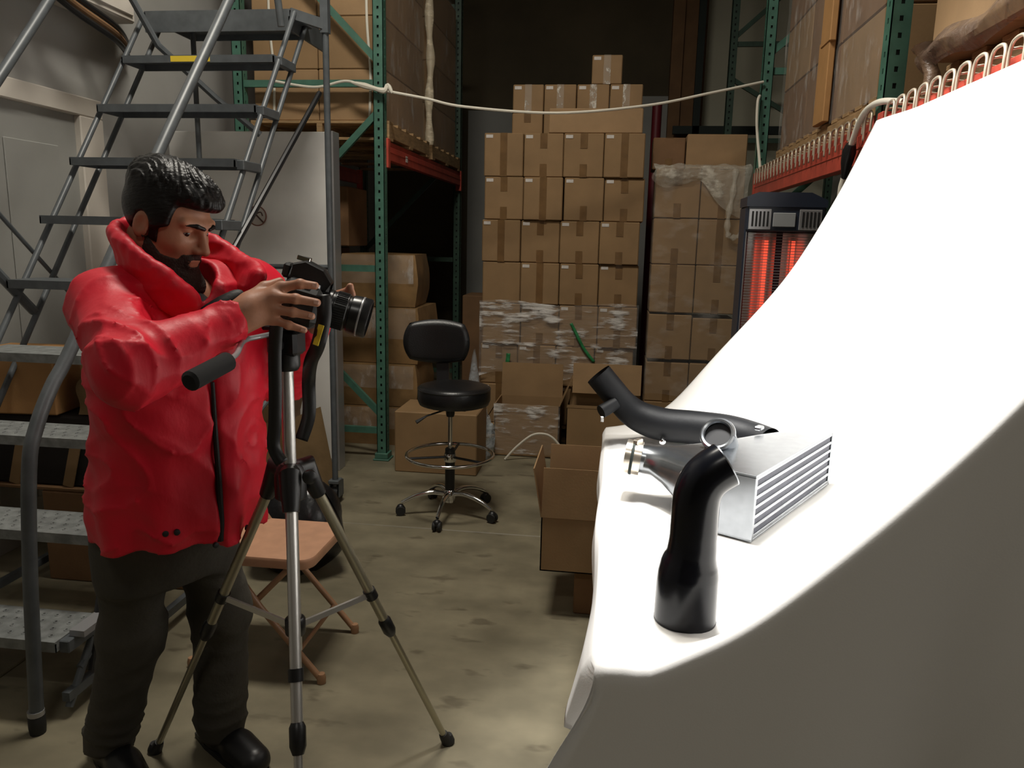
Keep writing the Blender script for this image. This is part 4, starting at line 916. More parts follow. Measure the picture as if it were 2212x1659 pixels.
# ------------------------------------------------------------------ camera on the tripod
cd = V(.93, .20, -.27).normalized(); cy_ = V(0, 0, 1).cross(cd).normalized(); cz_ = cd.cross(cy_)
CC = V(-.667, 1.595, 1.362); Mc = Matrix((cd, cy_, cz_)).transposed()
def cl_(x, y, z): return CC + cd * x + cy_ * y + cz_ * z
dc = thing('dslr_camera', 'black camera with large zoom lens mounted on the tripod', 'camera', cl_(0, 0, -.055))
def cbx(x0, x1, y0, y1, z0, z1, ch): return MB().box(cl_((x0 + x1) / 2, (y0 + y1) / 2, (z0 + z1) / 2), (x1 - x0, y1 - y0, z1 - z0), Mc, ch)
part('camera_body', cbx(-.035, .028, -.066, .066, -.052, .042, .010), BLACKP, dc, True, 30)
part('hand_grip', cbx(-.02, .05, -.072, -.036, -.05, .036, .014), RUBBER, dc, True, 30)
pr = MB(); 
for x, hw, z in ((-.038, .030, .040), (-.034, .026, .070), (-.01, .024, .082), (.03, .022, .074), (.052, .020, .052), (.046, .024, .036)):
    pr.v += [tuple(cl_(x, -hw, .03)), tuple(cl_(x, -hw, z - .004)), tuple(cl_(x, -hw * .7, z)), tuple(cl_(x, hw * .7, z)), tuple(cl_(x, hw, z - .004)), tuple(cl_(x, hw, .03))]
for k in range(5): pr.f += [(k * 6 + j, k * 6 + j + 1, (k + 1) * 6 + j + 1, (k + 1) * 6 + j) for j in range(5)]
pr.f += [(0, 1, 2, 3, 4, 5), (30, 31, 32, 33, 34, 35)]
psm = part('prism_hump', pr, BLACKP, dc, True, 30)
part('hot_shoe', cbx(-.032, -.004, -.011, .011, .078, .088, .001), CHROME, psm)
part('eyecup', cbx(-.054, -.036, -.02, .02, .034, .066, .005), RUBBER, psm)
part('mode_dial', MB().lathe([(.016, 0), (.016, .012), (.013, .014)], cl_(-.012, .045, .040), cz_, 20), BLACKP, dc, True)
part('shutter_button', MB().lathe([(.007, 0), (.007, .008)], cl_(.03, -.052, .034), cz_, 14), SILV, dc, True)
ln = part('lens_barrel', MB().lathe([(.034, .02), (.036, .034), (.040, .044), (.040, .062), (.0385, .064), (.0385, .068), (.0405, .070), (.0405, .098), (.039, .100), (.039, .104), (.042, .107), (.044, .122), (.044, .145), (.042, .148), (.039, .148), (.037, .12), (.0, .118)], cl_(0, 0, -.004), cd, 40, False), mat('lens_black', (.012, .012, .013), .28), dc, True, 35)
rib = MB()
for k in range(48):
    a = 2 * math.pi * k / 48; rib.bar(cl_(.072, .0405 * math.cos(a), .0405 * math.sin(a) - .004), cl_(.096, .0405 * math.cos(a), .0405 * math.sin(a) - .004), .0025, .0025)
part('zoom_ring_ribs', rib, RUBBER, ln)['kind'] = 'stuff'
part('front_glass', MB().lathe([(.037, .121), (.03, .126), (.015, .129), (.0, .130)], cl_(0, 0, -.004), cd, 32, False), mat('lens_glass', (.01, .012, .02), .03, coat=1.), ln, True)
part('gold_ring', MB().lathe([(.0442, .126), (.0446, .127), (.0446, .129), (.0442, .130)], cl_(0, 0, -.004), cd, 40, False), SILV, ln, True)
def strap(pts, w, nrm, m=RUBBER):
    pp = catmull(pts, 6); N = len(pp) - 1; n = Vector(nrm); b = MB()
    def fn(u, v):
        i = int(round(u * N)); d = (pp[min(i + 1, N)] - pp[max(i - 1, 0)]).normalized(); s = d.cross(n).normalized(); return pp[i] + s * w * (v - .5)
    b.grid(fn, N, 2); return b
def strap_part(nm, b, m, par):
    o = part(nm, b, m, par, True); md = o.modifiers.new('thickness', 'SOLIDIFY'); md.thickness = .002; return o
sr = strap_part('neck_strap', strap([(-.60, 1.54, 1.375), (-.595, 1.53, 1.33), (-.61, 1.53, 1.27), (-.645, 1.575, 1.225), (-.672, 1.625, 1.17), (-.680, 1.64, 1.09), (-.700, 1.64, 1.03)], .03, (.3, -.9, .2)), BLACKP, dc)
part('strap_lettering', MB().box((-.606, 1.524, 1.292), (.012, .003, .045), Matrix.Rotation(R(18), 3, 'Y')), YELLOW, sr)
strap_part('neck_strap', strap([(-.70, 1.535, 1.33), (-.715, 1.55, 1.25), (-.722, 1.56, 1.16), (-.728, 1.565, 1.09), (-.735, 1.57, 1.03), (-.715, 1.565, .995)], .028, (.3, -.9, .2)), BLACKP, dc)
# ------------------------------------------------------------------ the photographer: distance fields turned into one skin
def smin(a, b, k):
    h = np.clip(.5 + .5 * (b - a) / k, 0, 1); return b * (1 - h) + a * h - k * h * (1 - h)
def smax(a, b, k): return -smin(-a, -b, k)
def cap(P, a, b, ra, rb=None):
    rb = ra if rb is None else rb; a = np.asarray(a, np.float32); b = np.asarray(b, np.float32); d = b - a
    t = np.clip(((P - a) @ d) / max(1e-9, float(d @ d)), 0, 1)
    return np.linalg.norm(P - a - t[..., None] * d, axis=-1) - (ra + (rb - ra) * t)
def ell(P, c, r, M=None):
    Q = P - np.asarray(c, np.float32)
    if M is not None: Q = Q @ np.asarray(M, np.float32)      # columns of M are the axes
    r = np.asarray(r, np.float32); k0 = np.linalg.norm(Q / r, axis=-1); k1 = np.linalg.norm(Q / (r * r), axis=-1)
    return k0 * (k0 - 1) / np.maximum(k1, 1e-6)
def chain(P, pts, rs, k=.02):
    d = None
    for i in range(len(pts) - 1):
        e = cap(P, pts[i], pts[i + 1], rs[i], rs[i + 1]); d = e if d is None else smin(d, e, k)
    return d
def surface(f, lo, hi, h):
    lo = np.array(lo, float); hi = np.array(hi, float); n = np.ceil((hi - lo) / h).astype(int) + 1
    ax = [np.arange(n[i], dtype=np.float32) * h + lo[i] for i in range(3)]
    G = np.stack(np.meshgrid(*ax, indexing='ij'), -1).astype(np.float32); v = f(G)
    s = v < 0; nx, ny, nz = s.shape
    cs = np.zeros((nx - 1, ny - 1, nz - 1), np.int16)
    for i in (0, 1):
        for j in (0, 1):
            for k in (0, 1): cs += s[i:nx - 1 + i, j:ny - 1 + j, k:nz - 1 + k]
    act = (cs > 0) & (cs < 8); idx = -np.ones(act.shape, np.int64); C = np.argwhere(act); idx[act] = np.arange(len(C))
    acc = np.zeros((len(C), 3)); cnt = np.zeros(len(C))
    cor = [(i, j, k) for i in (0, 1) for j in (0, 1) for k in (0, 1)]
    for a in cor:
        for ax_ in range(3):
            if a[ax_] == 0:
                b = list(a); b[ax_] = 1
                va = v[C[:, 0] + a[0], C[:, 1] + a[1], C[:, 2] + a[2]]; vb = v[C[:, 0] + b[0], C[:, 1] + b[1], C[:, 2] + b[2]]
                m = (va < 0) != (vb < 0); t = np.where(m, va / np.where(np.abs(va - vb) < 1e-12, 1, va - vb), 0)
                p = np.zeros((len(C), 3)) + np.array(a); p[:, ax_] += t
                acc[m] += p[m]; cnt[m] += 1
    verts = (C + acc / np.maximum(cnt, 1)[:, None]) * h + lo
    faces = []
    for ax_ in range(3):
        o1, o2 = [(1, 2), (2, 0), (0, 1)][ax_]
        sl0 = [slice(None)] * 3; sl1 = [slice(None)] * 3; sl0[ax_] = slice(0, -1); sl1[ax_] = slice(1, None)
        E_ = np.argwhere(s[tuple(sl0)] != s[tuple(sl1)])
        E_ = E_[(E_[:, o1] > 0) & (E_[:, o2] > 0) & (E_[:, o1] < s.shape[o1] - 1) & (E_[:, o2] < s.shape[o2] - 1)]
        inside = s[E_[:, 0], E_[:, 1], E_[:, 2]]
        def g(d1, d2):
            q = E_.copy(); q[:, o1] += d1; q[:, o2] += d2; return idx[q[:, 0], q[:, 1], q[:, 2]]
        F = np.stack([g(-1, -1), g(0, -1), g(0, 0), g(-1, 0)], 1); F[~inside] = F[~inside][:, ::-1]; faces.append(F)
    F = np.concatenate(faces); F = F[(F >= 0).all(1)]
    return verts, F
def sdf_part(name, f, lo, hi, h, m, parent, extra=None):
    vs, F = surface(f, lo, hi, h)
    if extra:
        for (v2, F2) in extra: F = np.concatenate([F, F2 + len(vs)]); vs = np.concatenate([vs, v2])
    me = bpy.data.meshes.new(name); me.from_pydata((vs - np.array(wloc(parent))).tolist(), [], F.tolist()); me.shade_smooth()
    me.materials.append(m)
    o = bpy.data.objects.new(name, me); COL.objects.link(o); o.parent = parent; return o
def nz(P, s, ph=0.):
    x, y, z = P[..., 0] * s, P[..., 1] * s, P[..., 2] * s
    a = np.sin(x * 1.3 + 1.7 * np.sin(y * .9 + ph) + z * .7); b = np.sin(y * 1.9 - 1.1 * np.sin(z * 1.2 + 2 * ph) + .5 * x); c = np.sin(z * 1.6 + 1.3 * np.sin(x * 1.1 - ph) - .6 * y)
    return (a + b + c) / 3
def ridge(x, p=1.5): return 1 - np.abs(np.sin(x)) ** (1 / p)

SKIN = mat('skin', (.42, .195, .115), .5, var=.08, scale=30, bump=.04, bscale=200)
HAIR = mat('black_hair', (.005, .004, .004), .42, bump=.2, bscale=60, stretch=(1, 1, 3), spec=.35)
BEARD = mat('dark_beard', (.028, .017, .012), .7, bump=.5, bscale=220)
JACK = mat('red_nylon', (.66, .008, .028), .5, var=.06, scale=8, bump=.22, bscale=28, spec=.4, stretch=(1, 1, .55))
JLIN = mat('black_lining', (.006, .006, .007), .6, bump=.1, bscale=80)
TROU = mat('dark_olive_cotton', (.048, .043, .034), .85, var=.18, scale=10, bump=.2, bscale=60)
CUFF = mat('grey_blue_cuff', (.085, .085, .11), .85, var=.15, scale=30)
SHOE = mat('black_leather', (.009, .009, .010), .4)

fd = np.array([.89, -.456, 0]); ldv = np.array([.456, .89, 0]); upv = np.array([0, 0, 1.])
pe = thing('person', 'person in a red jacket bending to look through the tripod camera', 'person', (-1.2, 1.80, 0))
# joints
pel = np.array([-1.13, 1.72, .86]); wai = np.array([-1.065, 1.675, 1.04]); che = np.array([-1.0, 1.625, 1.24]); nek = np.array([-.965, 1.605, 1.40])
shR = np.array([-1.045, 1.485, 1.335]); elR = np.array([-.885, 1.295, 1.252]); wrR = np.array([-.757, 1.455, 1.322])
shL = np.array([-.875, 1.775, 1.345]); elL = np.array([-.84, 1.87, 1.13]); wrL = np.array([-.70, 1.725, 1.285])
hipR = pel - ldv * .075 + fd * .02 - upv * .03; hipL = pel + ldv * .095 - upv * .03
knR = np.array([-1.225, 1.735, .45]); anR = np.array([-1.355, 1.785, .09]); knL = np.array([-1.05, 1.87, .46]); anL = np.array([-1.085, 1.90, .09])
headC = np.array([-.967, 1.59, 1.516])
ha, hp_ = R(-7), R(22)
hf = np.array([math.cos(ha) * math.cos(hp_), math.sin(ha) * math.cos(hp_), -math.sin(hp_)]); hl = np.array([-math.sin(ha), math.cos(ha), 0]); hu = np.cross(hf, hl)
HM = np.stack([hf, hl, hu], 1)
HS = .885
def H(P): return ((P - headC.astype(np.float32)) @ HM.astype(np.float32)) / HS
def HW(p): return headC + HM @ (np.array(p) * HS)
def skull(Q):
    d = ell(Q, (-.018, 0, .035), (.098, .076, .088))
    d = smin(d, ell(Q, (.035, 0, .0), (.062, .066, .085)), .03)
    d = smin(d, ell(Q, (.045, 0, -.055), (.046, .05, .058)), .03)
    return d
def head_sdf(P):
    Q = H(P); y = np.abs(Q[..., 1]); Qs = Q.copy(); Qs[..., 1] = y
    d = skull(Q)
    d = smin(d, cap(Qs, (-.005, .052, -.055), (.062, .022, -.100), .018, .017), .03)      # jaw
    d = smin(d, ell(Q, (.075, 0, -.100), (.020, .022, .018)), .02)                         # chin
    d = smin(d, ell(Qs, (.058, .042, -.022), (.028, .022, .022)), .02)                     # cheek bone
    d = smin(d, cap(Qs, (.093, .008, .030), (.078, .050, .032), .0125, .0105), .012)        # brow
    d = smax(d, -ell(Qs, (.100, .034, .008), (.026, .020, .013)), .010)                    # eye socket
    d = smin(d, ell(Qs, (.0735, .034, .0142), (.0150, .0160, .0080)), .004)                # upper lid
    d = smin(d, ell(Qs, (.0725, .034, -.0012), (.0135, .0150, .0050)), .004)               # lower lid
    d = smin(d, cap(Q, (.092, 0, .022), (.118, 0, -.026), .0075, .0115), .010)             # nose
    d = smin(d, ell(Qs, (.103, .011, -.031), (.012, .0085, .0085)), .006)
    d = smax(d, -ell(Qs, (.108, .006, -.041), (.005, .0035, .005)), .003)
    d = smin(d, cap(Q, (.094, -.017, -.060), (.094, .017, -.060), .0065), .006)             # lips
    d = smin(d, cap(Q, (.0925, -.014, -.0715), (.0925, .014, -.0715), .0075), .005)
    d = smax(d, -cap(Q, (.105, -.02, -.0655), (.105, .02, -.0655), .0035), .004)
    # ears
    er = ell(Qs, (-.012, .079, -.008), (.022, .009, .034)); er = smax(er, -ell(Qs, (-.007, .088, -.006), (.012, .007, .020)), .004)
    d = smin(d, er, .006)
    # neck
    n0, n1 = HW((-.03, 0, -.06)), nek - upv * .03
    d = smin(d, cap(P, n0, n1, .054, .060), .018)
    return d
hb = surface(head_sdf, headC - np.array([.17, .15, .22]), headC + np.array([.19, .15, .19]), .0036)
# hands, fingers and thumb closed on the camera
def UW(x, y, z): return np.array([x, y, z])
kn = [UW(-.672, 1.497, 1.3905), UW(-.680, 1.480, 1.371), UW(-.684, 1.478, 1.3475), UW(-.688, 1.482, 1.327)]
mid = [UW(-.632, 1.498, 1.399), UW(-.634, 1.478, 1.370), UW(-.640, 1.476, 1.343), UW(-.652, 1.480, 1.316)]
tip = [UW(-.604, 1.508, 1.3955), UW(-.594, 1.490, 1.3625), UW(-.605, 1.487, 1.335), UW(-.622, 1.488, 1.306)]
fr_ = [.0092, .0095, .0090, .0080]
def handR(P):
    d = ell(P, (wrR + UW(-.712, 1.475, 1.352)) / 2, (.035, .03, .035))
    d = smin(d, cap(P, wrR - (elR * 0) , UW(-.722, 1.472, 1.350), .027, .024), .02)
    for i in range(4):
        d = smin(d, cap(P, UW(-.732, 1.470 + .004 * (i == 0), 1.352 - .006 * i), kn[i], .019, .0125), .016)
    f = None
    for i in range(4):
        e = smin(cap(P, kn[i], mid[i], fr_[i] + .0016, fr_[i] + .0003), cap(P, mid[i], tip[i], fr_[i] + .0003, fr_[i] - .0012), .004)
        e = smin(e, np.linalg.norm(P - mid[i].astype(np.float32), axis=-1) - (fr_[i] + .0012), .004)
        f = e if f is None else smin(f, e, .0015)
    d = smin(d, f, .009)
    th = smin(cap(P, UW(-.735, 1.482, 1.365), UW(-.715, 1.512, 1.388), .016, .0125), cap(P, UW(-.715, 1.512, 1.388), UW(-.692, 1.535, 1.400), .0115, .009), .008)
    d = smin(d, th, .014)
    return smin(d, cap(P, wrR, wrR + (elR - wrR) * .35, .027, .030), .02)
hr = surface(handR, (-.86, 1.35, 1.22), (-.56, 1.57, 1.45), .0028)
def handL(P):
    d = cap(P, wrL, UW(-.640, 1.685, 1.325), .026, .026)
    for i, (a, b_) in enumerate(((.00, .0), (.02, .01), (.04, .018), (.058, .022))):
        k0 = UW(-.625 + .004 * i, 1.680, 1.335 + .016 * (3 - i) - .02); k1 = k0 + UW(.035, -.012, .012); k2 = k1 + UW(.012, -.022, .012)
        e = smin(cap(P, k0, k1, .0105, .0095), cap(P, k1, k2, .0095, .008), .004); d = smin(d, e, .010)
    th = smin(cap(P, UW(-.655, 1.68, 1.33), UW(-.645, 1.66, 1.365), .015, .012), cap(P, UW(-.645, 1.66, 1.365), UW(-.632, 1.645, 1.385), .0115, .0085), .006)
    return smin(smin(d, th, .012), cap(P, wrL, elL * .4 + wrL * .6, .026, .032), .02)
hl_ = surface(handL, (-.76, 1.58, 1.19), (-.52, 1.82, 1.44), .0036)
def body_sdf(P):
    d = chain(P, [pel, wai, che, nek - upv * .075], [.125, .115, .115, .05], .05)
    d = smin(d, cap(P, shR, shL, .06), .05)
    d = smin(d, chain(P, [shR, elR, wrR], [.05, .04, .028], .02), .03); d = smin(d, chain(P, [shL, elL, wrL], [.05, .04, .028], .02), .03)
    d = smin(d, chain(P, [hipR, knR, anR], [.075, .05, .036], .03), .03); d = smin(d, chain(P, [hipL, knL, anL], [.075, .05, .036], .03), .03)
    return d
body = sdf_part('body', body_sdf, (-1.5, 1.2, .02), (-.58, 2.0, 1.5), .014, SKIN, pe, [hb, hr, hl_])
# nails
def nail(i):
    d = Vector(tip[i] - mid[i]).normalized(); n = Vector((0, -1, .25)); n = (n - d * n.dot(d)).normalized(); s = d.cross(n)
    return MB().box(Vector(tip[i]) - d * .001 + n * (fr_[i] - .0014), (.010, .0085, .0016), Matrix((d, s, n)).transposed(), .0007)
for i in range(4): part('fingernail', nail(i), mat('nail', (.55, .32, .24), .3), body, True)
# eyes
for sy in (-1, 1):
    e = part('eyeball', MB().ball(HW((.0735, .034 * sy, .0075)), .0125 * HS, 16, 10), mat('eye_white', (.22, .19, .17), .3), body, True)
    part('iris', MB().ball(HW((.0795, .0355 * sy, .0058)), .0078 * HS, 12, 8), mat('iris_brown', (.015, .008, .005), .15), e, True)
# hair, brows and beard as shells over the head
def hair_sdf(P):
    Q = H(P); x, y, z = Q[..., 0], Q[..., 1], Q[..., 2]; ya = np.abs(y)
    side = skull(Q) - .010
    lineside = z - (-.012 + .55 * np.clip(x - .01, 0, .2) - .10 * np.clip(-x - .04, 0, .1) / .06 * 0 - .052 * np.clip((-x - .035) / .04, 0, 1))
    front = .062 - x + .20 * np.clip(z - .07, 0, .1)
    side = smax(side, -lineside, .006); side = smax(side, -(.052 - x), .008)
    sb_ = smax(skull(Q) - .007, np.maximum.reduce([x - .030, .004 - x, z - .02, -.038 - z]), .003)
    top = ell(Q, (-.008, 0, .092), (.110, .068, .062)); top = smin(top, ell(Q, (.062, 0, .086), (.056, .058, .036)), .03)
    top = smin(top, ell(Q, (-.05, 0, .075), (.075, .072, .062)), .03)
    st_ = .0040 * nz(np.stack([x * .35 + .5 * y, y + .25 * x, z * .5], -1), 210, .5) + .0022 * np.sin((y + .30 * x + .15 * np.sin(x * 25) * .1) * 520 + 2 * np.sin(x * 40))
    top = smax(top, -(z - .058 - .10 * np.clip(x, 0, .2)), .012) - st_ * np.clip((z - .06) / .04, 0, 1)
    d = smin(smin(side, sb_, .006), top, .014)
    ear = ell(np.stack([x, ya, z], -1), (-.012, .08, -.010), (.022, .02, .033))
    return smax(d, -ear, .003)
sdf_part('hair', hair_sdf, headC - np.array([.19, .14, .13]), headC + np.array([.20, .14, .23]), .0036, HAIR, pe)
def beard_sdf(P):
    Q = H(P); x, y, z = Q[..., 0], Q[..., 1], Q[..., 2]; ya = np.abs(y)
    d = head_sdf(P) - .0026
    low = z - (-.060 + .035 * np.clip((.045 - x) / .05, 0, 1.2)); chin_ = np.maximum(low, -x + .0)
    must = np.maximum.reduce([np.abs(z + .049 + .25 * np.clip(ya - .012, 0, 1) * 1.0) - .008, .07 - x, ya - .034])
    gotee = np.maximum.reduce([np.abs(ya - .031) - .008, z + .045, -.09 - z, .065 - x])
    reg = np.minimum(np.minimum(chin_, must), gotee)
    lip = np.maximum((np.sqrt(((z + .066) / .0085) ** 2 + (ya / .019) ** 2) - 1) * .0085, .07 - x)
    reg = np.maximum(reg, -lip); reg = np.maximum(reg, -.135 - z)
    return smax(d - .0008 * np.sin(x * 900) * np.sin(z * 800 + y * 700), reg, .003)
sdf_part('beard', beard_sdf, headC - np.array([.13, .12, .20]), headC + np.array([.17, .12, .02]), .0036, BEARD, pe)
def brow_sdf(P):
    Q = H(P); Q = Q.copy(); Q[..., 1] = np.abs(Q[..., 1])
    return np.minimum(smin(cap(Q, (.1050, .010, .0270), (.0990, .030, .0315), .0052, .0056), cap(Q, (.0990, .030, .0315), (.083, .055, .029), .0056, .0034), .004), 9)
sdf_part('eyebrows', brow_sdf, headC - np.array([.02, .12, .06]), headC + np.array([.17, .12, .10]), .0028, HAIR, pe)

# ---- jacket
BX = np.stack([fd, ldv, upv], 1).astype(np.float32)
def sec(P, table):
    """stack of ellipses: z, centre, half depth (facing), half width"""
    z = P[..., 2]; zs = [t[0] for t in table]
    cx = np.interp(z, zs, [t[1][0] for t in table]); cy = np.interp(z, zs, [t[1][1] for t in table]); a = np.interp(z, zs, [t[2] for t in table]); b = np.interp(z, zs, [t[3] for t in table])
    X = (P[..., 0] - cx) * fd[0] + (P[..., 1] - cy) * fd[1]; Y = (P[..., 0] - cx) * ldv[0] + (P[..., 1] - cy) * ldv[1]
    k = np.sqrt((X / a) ** 2 + (Y / b) ** 2); d = (k - 1) * np.minimum(a, b)
    return np.maximum(d, np.maximum(zs[0] - z, z - zs[-1])), X, Y, np.arctan2(Y / b, X / a)
hemc = (-1.075, 1.685)
TT = [(.775, (-1.045, 1.700), .178, .208), (.83, (-1.04, 1.697), .182, .213), (.92, (-1.03, 1.69), .172, .207), (1.04, (-1.018, 1.678), .160, .200), (1.18, (-1.0, 1.655), .150, .205), (1.30, (-.975, 1.628), .135, .195), (1.38, (-.962, 1.612), .105, .150)]
def jacket_sdf(P):
    z = P[..., 2]
    d, X, Y, an = sec(P, TT)
    wr = .006 * nz(P, 17, .4) + .0035 * nz(P, 38, 1.3) + .009 * ridge(3.2 * nz(P, 11, 2.1) + 2.0 * nz(P, 23, .3), 3.5)
    # hanging folds towards the hem, pull creases at the waist
    wr = wr + .0065 * np.sin(an * 9 + 1.5 * np.sin(z * 9)) * np.clip((1.05 - z) / .25, 0, 1) + .006 * ridge(z * 24 + 2.0 * np.sin(an * 2.0) + an * 2, 2) * np.exp(-((z - 1.0) / .10) ** 2)
    # front placket
    pk = np.exp(-((Y - .022) / .030) ** 2) * (X > 0); wr = wr + .006 * pk - .012 * np.exp(-((Y + .016) / .007) ** 2) * (X > 0)
    # flap pocket on the near side
    d = d - wr
    sh = smin(cap(P, nek - upv * .045, shR + upv * .008, .082, .076), cap(P, nek - upv * .045, shL + upv * .012, .085, .080), .04)
    d = smin(d, sh - .004 * nz(P, 22, 2.), .05)
    def sleeve(a, b, c, r0, r1, r2):
        e = smin(cap(P, a, b, r0, r1), cap(P, b, c, r1, r2), .03)
        t1 = np.linalg.norm(P - b.astype(np.float32), axis=-1)
        ax1 = (c - b) / np.linalg.norm(c - b); ax0 = (b - a) / np.linalg.norm(b - a)
        s1 = (P - b.astype(np.float32)) @ ax1.astype(np.float32); s0 = (P - a.astype(np.float32)) @ ax0.astype(np.float32)
        f = .013 * ridge(s1 * 55 + 2.6 * nz(P, 13, .2), 3.) * np.exp(-(t1 / .15) ** 2) + .011 * ridge(s0 * 38 + 3.0 * nz(P, 12, 1.), 3.) + .008 * ridge(2.6 * nz(P, 17, 1.7) + 1.5 * nz(P, 31, .6), 3.) + .003 * nz(P, 30, .8)
        return e - f + .006
    d = smin(d, sleeve(shR, elR, wrR + (elR - wrR) * .02, .080, .062, .043), .03)
    d = smin(d, sleeve(shL, elL, wrL + (elL - wrL) * .06, .078, .060, .043), .03)
    d = smin(d, cap(P, elR + UW(.0, .0, -.032), elR * .45 + wrR * .55 + UW(0, 0, -.035), .050, .036) - .009 * ridge(3. * nz(P, 15, .9), 3.), .03)
    # elastic cuff gathers
    for (w, e_) in ((wrR, elR), (wrL, elL)):
        ax = (w - e_) / np.linalg.norm(w - e_); s = (P - w.astype(np.float32)) @ ax.astype(np.float32); rr_ = np.linalg.norm(P - w.astype(np.float32) - s[..., None] * ax.astype(np.float32), axis=-1)
        ban = np.maximum(np.abs(s + .008) - .016, rr_ - (.041 + .0025 * np.sin(s * 500)))
        d = smin(d, ban, .006)
    # neck opening
    d = smax(d, -cap(P, nek + fd * .03 - upv * .10, nek + fd * .05 + upv * .16, .050, .075), .010)
    d = smax(d, -cap(P, nek + fd * .165 - upv * .20, nek + fd * .11 + upv * .12, .020, .066), .012)
    return d
jk = sdf_part('jacket', jacket_sdf, (-1.36, 1.12, .70), (-.58, 1.98, 1.50), .0058, JACK, pe)
# collar: thick standing band, open at the front
def CW(f, l, u): return nek + fd * f + ldv * l + upv * u
collar_pts = [CW(.135, -.055, -.085), CW(.105, -.085, -.045), CW(.05, -.105, .0), CW(-.02, -.100, .035), CW(-.075, -.06, .055), CW(-.095, .0, .06), CW(-.075, .06, .05), CW(-.02, .10, .025), CW(.05, .108, -.01), CW(.11, .100, -.03), CW(.155, .085, -.045)]
cps = [np.array(p) for p in catmull([Vector(p) for p in collar_pts], 3)]
def collar_sdf(P):
    d = None
    for i in range(len(cps) - 1):
        for du, r in ((.0, .017), (.018, .016), (.036, .0155), (.052, .014)):
            t = i / (len(cps) - 1); tw = .030 * du / .052
            c = nek.copy(); o = (cps[i] - c); o[2] = 0; o = o / max(1e-6, np.linalg.norm(o)); o2 = (cps[i + 1] - c); o2[2] = 0; o2 = o2 / max(1e-6, np.linalg.norm(o2))
            e = cap(P, cps[i] + upv * du + o * tw * .6, cps[i + 1] + upv * du + o2 * tw * .6, r); d = e if d is None else smin(d, e, .009)
    return d - .003 * nz(P, 60, .5) - .003 * ridge(P[..., 2] * 70 + 1.5 * nz(P, 20), 2)
co = sdf_part('collar', collar_sdf, nek + np.array([-.19, -.19, -.14]), nek + np.array([.22, .19, .16]), .0055, JACK, pe)
# black lining flap and shirt
def shirt_sdf(P):
    d = smin(cap(P, nek + fd * .02 - upv * .15, nek + fd * .0 - upv * .065, .075, .060), cap(P, nek + fd * .060 - upv * .19, nek + fd * .060 - upv * .092, .040, .050), .03)
    return d - .004 * ridge(P[..., 2] * 80 + P[..., 0] * 30)
sdf_part('black_shirt', shirt_sdf, nek + np.array([-.16, -.18, -.36]), nek + np.array([.20, .16, .12]), .007, JLIN, pe)
lf = catmull([Vector((-.868, 1.515, 1.305)), Vector((-.845, 1.520, 1.322)), Vector((-.818, 1.535, 1.345)), Vector((-.785, 1.560, 1.37))], 6)
part('collar_lining', MB().tube(lf, [.018, .02, .022, .023, .024, .025, .025, .025, .025, .024, .024, .023, .023, .022, .021, .02, .018, .015, .01], 12), JLIN, co, True)
part('velcro_tab', MB().tube(catmull([Vector(CW(.155, -.045, -.125)), Vector(CW(.17, -.01, -.13)), Vector(CW(.165, .02, -.125))], 5), .009, 8), JLIN, jk, True)
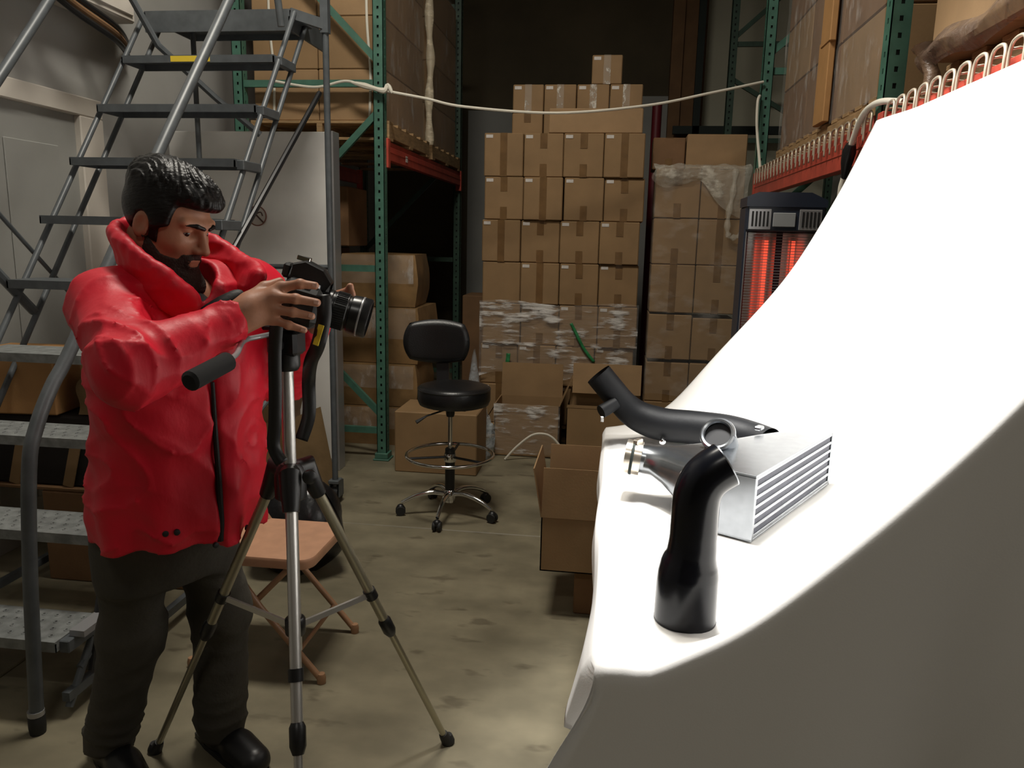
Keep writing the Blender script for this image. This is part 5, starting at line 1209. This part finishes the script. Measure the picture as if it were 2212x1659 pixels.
# zip line down the front, snaps, pocket flap
def jsurf(zv, lat, out=.004):
    zs = [t[0] for t in TT]; cx = np.interp(zv, zs, [t[1][0] for t in TT]); cy = np.interp(zv, zs, [t[1][1] for t in TT]); a = np.interp(zv, zs, [t[2] for t in TT]); b = np.interp(zv, zs, [t[3] for t in TT])
    X = a * math.sqrt(max(0, 1 - (lat / b) ** 2)) + out
    return Vector((cx, cy, zv)) + Vector(fd) * X + Vector(ldv) * lat
zp = MB(); zl = [jsurf(z, -.016 + .012 * (1.15 - z) * 0, -.001) for z in np.linspace(1.17, .782, 30)]
part('zip', MB().tube(zl, [.0045 + .004 * i / 29 for i in range(30)], 8), JLIN, jk, True)
for (z, lat) in ((1.07, -.155), (.83, -.135), (.83, -.115), (.775, -.03), (.79, .06)):
    p = jsurf(z, lat, .006); n = (p - Vector((np.interp(z, [.735, 1.38], [-1.075, -.97]), np.interp(z, [.735, 1.38], [1.685, 1.61]), z))).normalized()
    part('snap', MB().lathe([(.007, -.004), (.007, .002), (.004, .004)], p, n, 12), JLIN, jk, True)
# trousers
def trouser_sdf(P):
    z = P[..., 2]
    d, X, Y, an = sec(P, [(.62, (-1.12, 1.745), .11, .155), (.72, (-1.10, 1.73), .13, .17), (.86, (-1.08, 1.71), .13, .17)])
    e = smin(smin(d, chain(P, [hipR, knR, anR + upv * .0], [.098, .074, .070], .05), .04), chain(P, [hipL, knL, anL], [.098, .074, .070], .05), .04)
    for (k_, a_) in ((knR, anR), (knL, anL)):
        t = np.linalg.norm((P - k_.astype(np.float32)) * np.array([1, 1, .6], np.float32), axis=-1); e = e - .006 * ridge(z * 34 + 2 * nz(P, 11, .3), 2) * np.exp(-(t / .16) ** 2)
        t2 = np.linalg.norm(P - a_.astype(np.float32), axis=-1); e = e - .010 * ridge(z * 62 + 1.4 * nz(P, 16, 1.1), 2) * np.exp(-((t2 - .05) / .10) ** 2)
    e = e - .006 * nz(P, 13, .9)
    return np.maximum(e, .035 - z)
tr_ = sdf_part('trousers', trouser_sdf, (-1.56, 1.48, .02), (-.86, 2.02, .90), .0085, TROU, pe)
for (a_, dr_) in ((anR, np.array([.80, -.60, 0])), (anL, np.array([.86, -.51, 0]))):
    so = a_ * np.array([1, 1, 0])
    def shoe(P, so=so, dr_=dr_):
        heel = so - dr_ * .055 + upv * .045; toe = so + dr_ * .165 + upv * .032
        d = cap(P, heel, toe, .045, .038); d = smin(d, cap(P, so + upv * .05, so + upv * .12, .045, .048), .03); d = smin(d, cap(P, so + dr_ * .09 + upv * .04, toe, .047, .04), .02)
        return np.maximum(d, .004 - P[..., 2])
    s_ = sdf_part('shoe', shoe, so + np.array([-.16, -.22, -.005]), so + np.array([.27, .16, .19]), .006, SHOE, pe)
    part('sole', MB().prism([tuple((so + dr_ * x + np.cross(upv, dr_) * y)[:2]) for x, y in ((-.10, -.03), (-.10, .03), (-.03, .042), (.08, .046), (.17, .042), (.205, .02), (.205, -.02), (.17, -.042), (.08, -.046), (-.03, -.042))], .0, .016), RUBBER, s_)
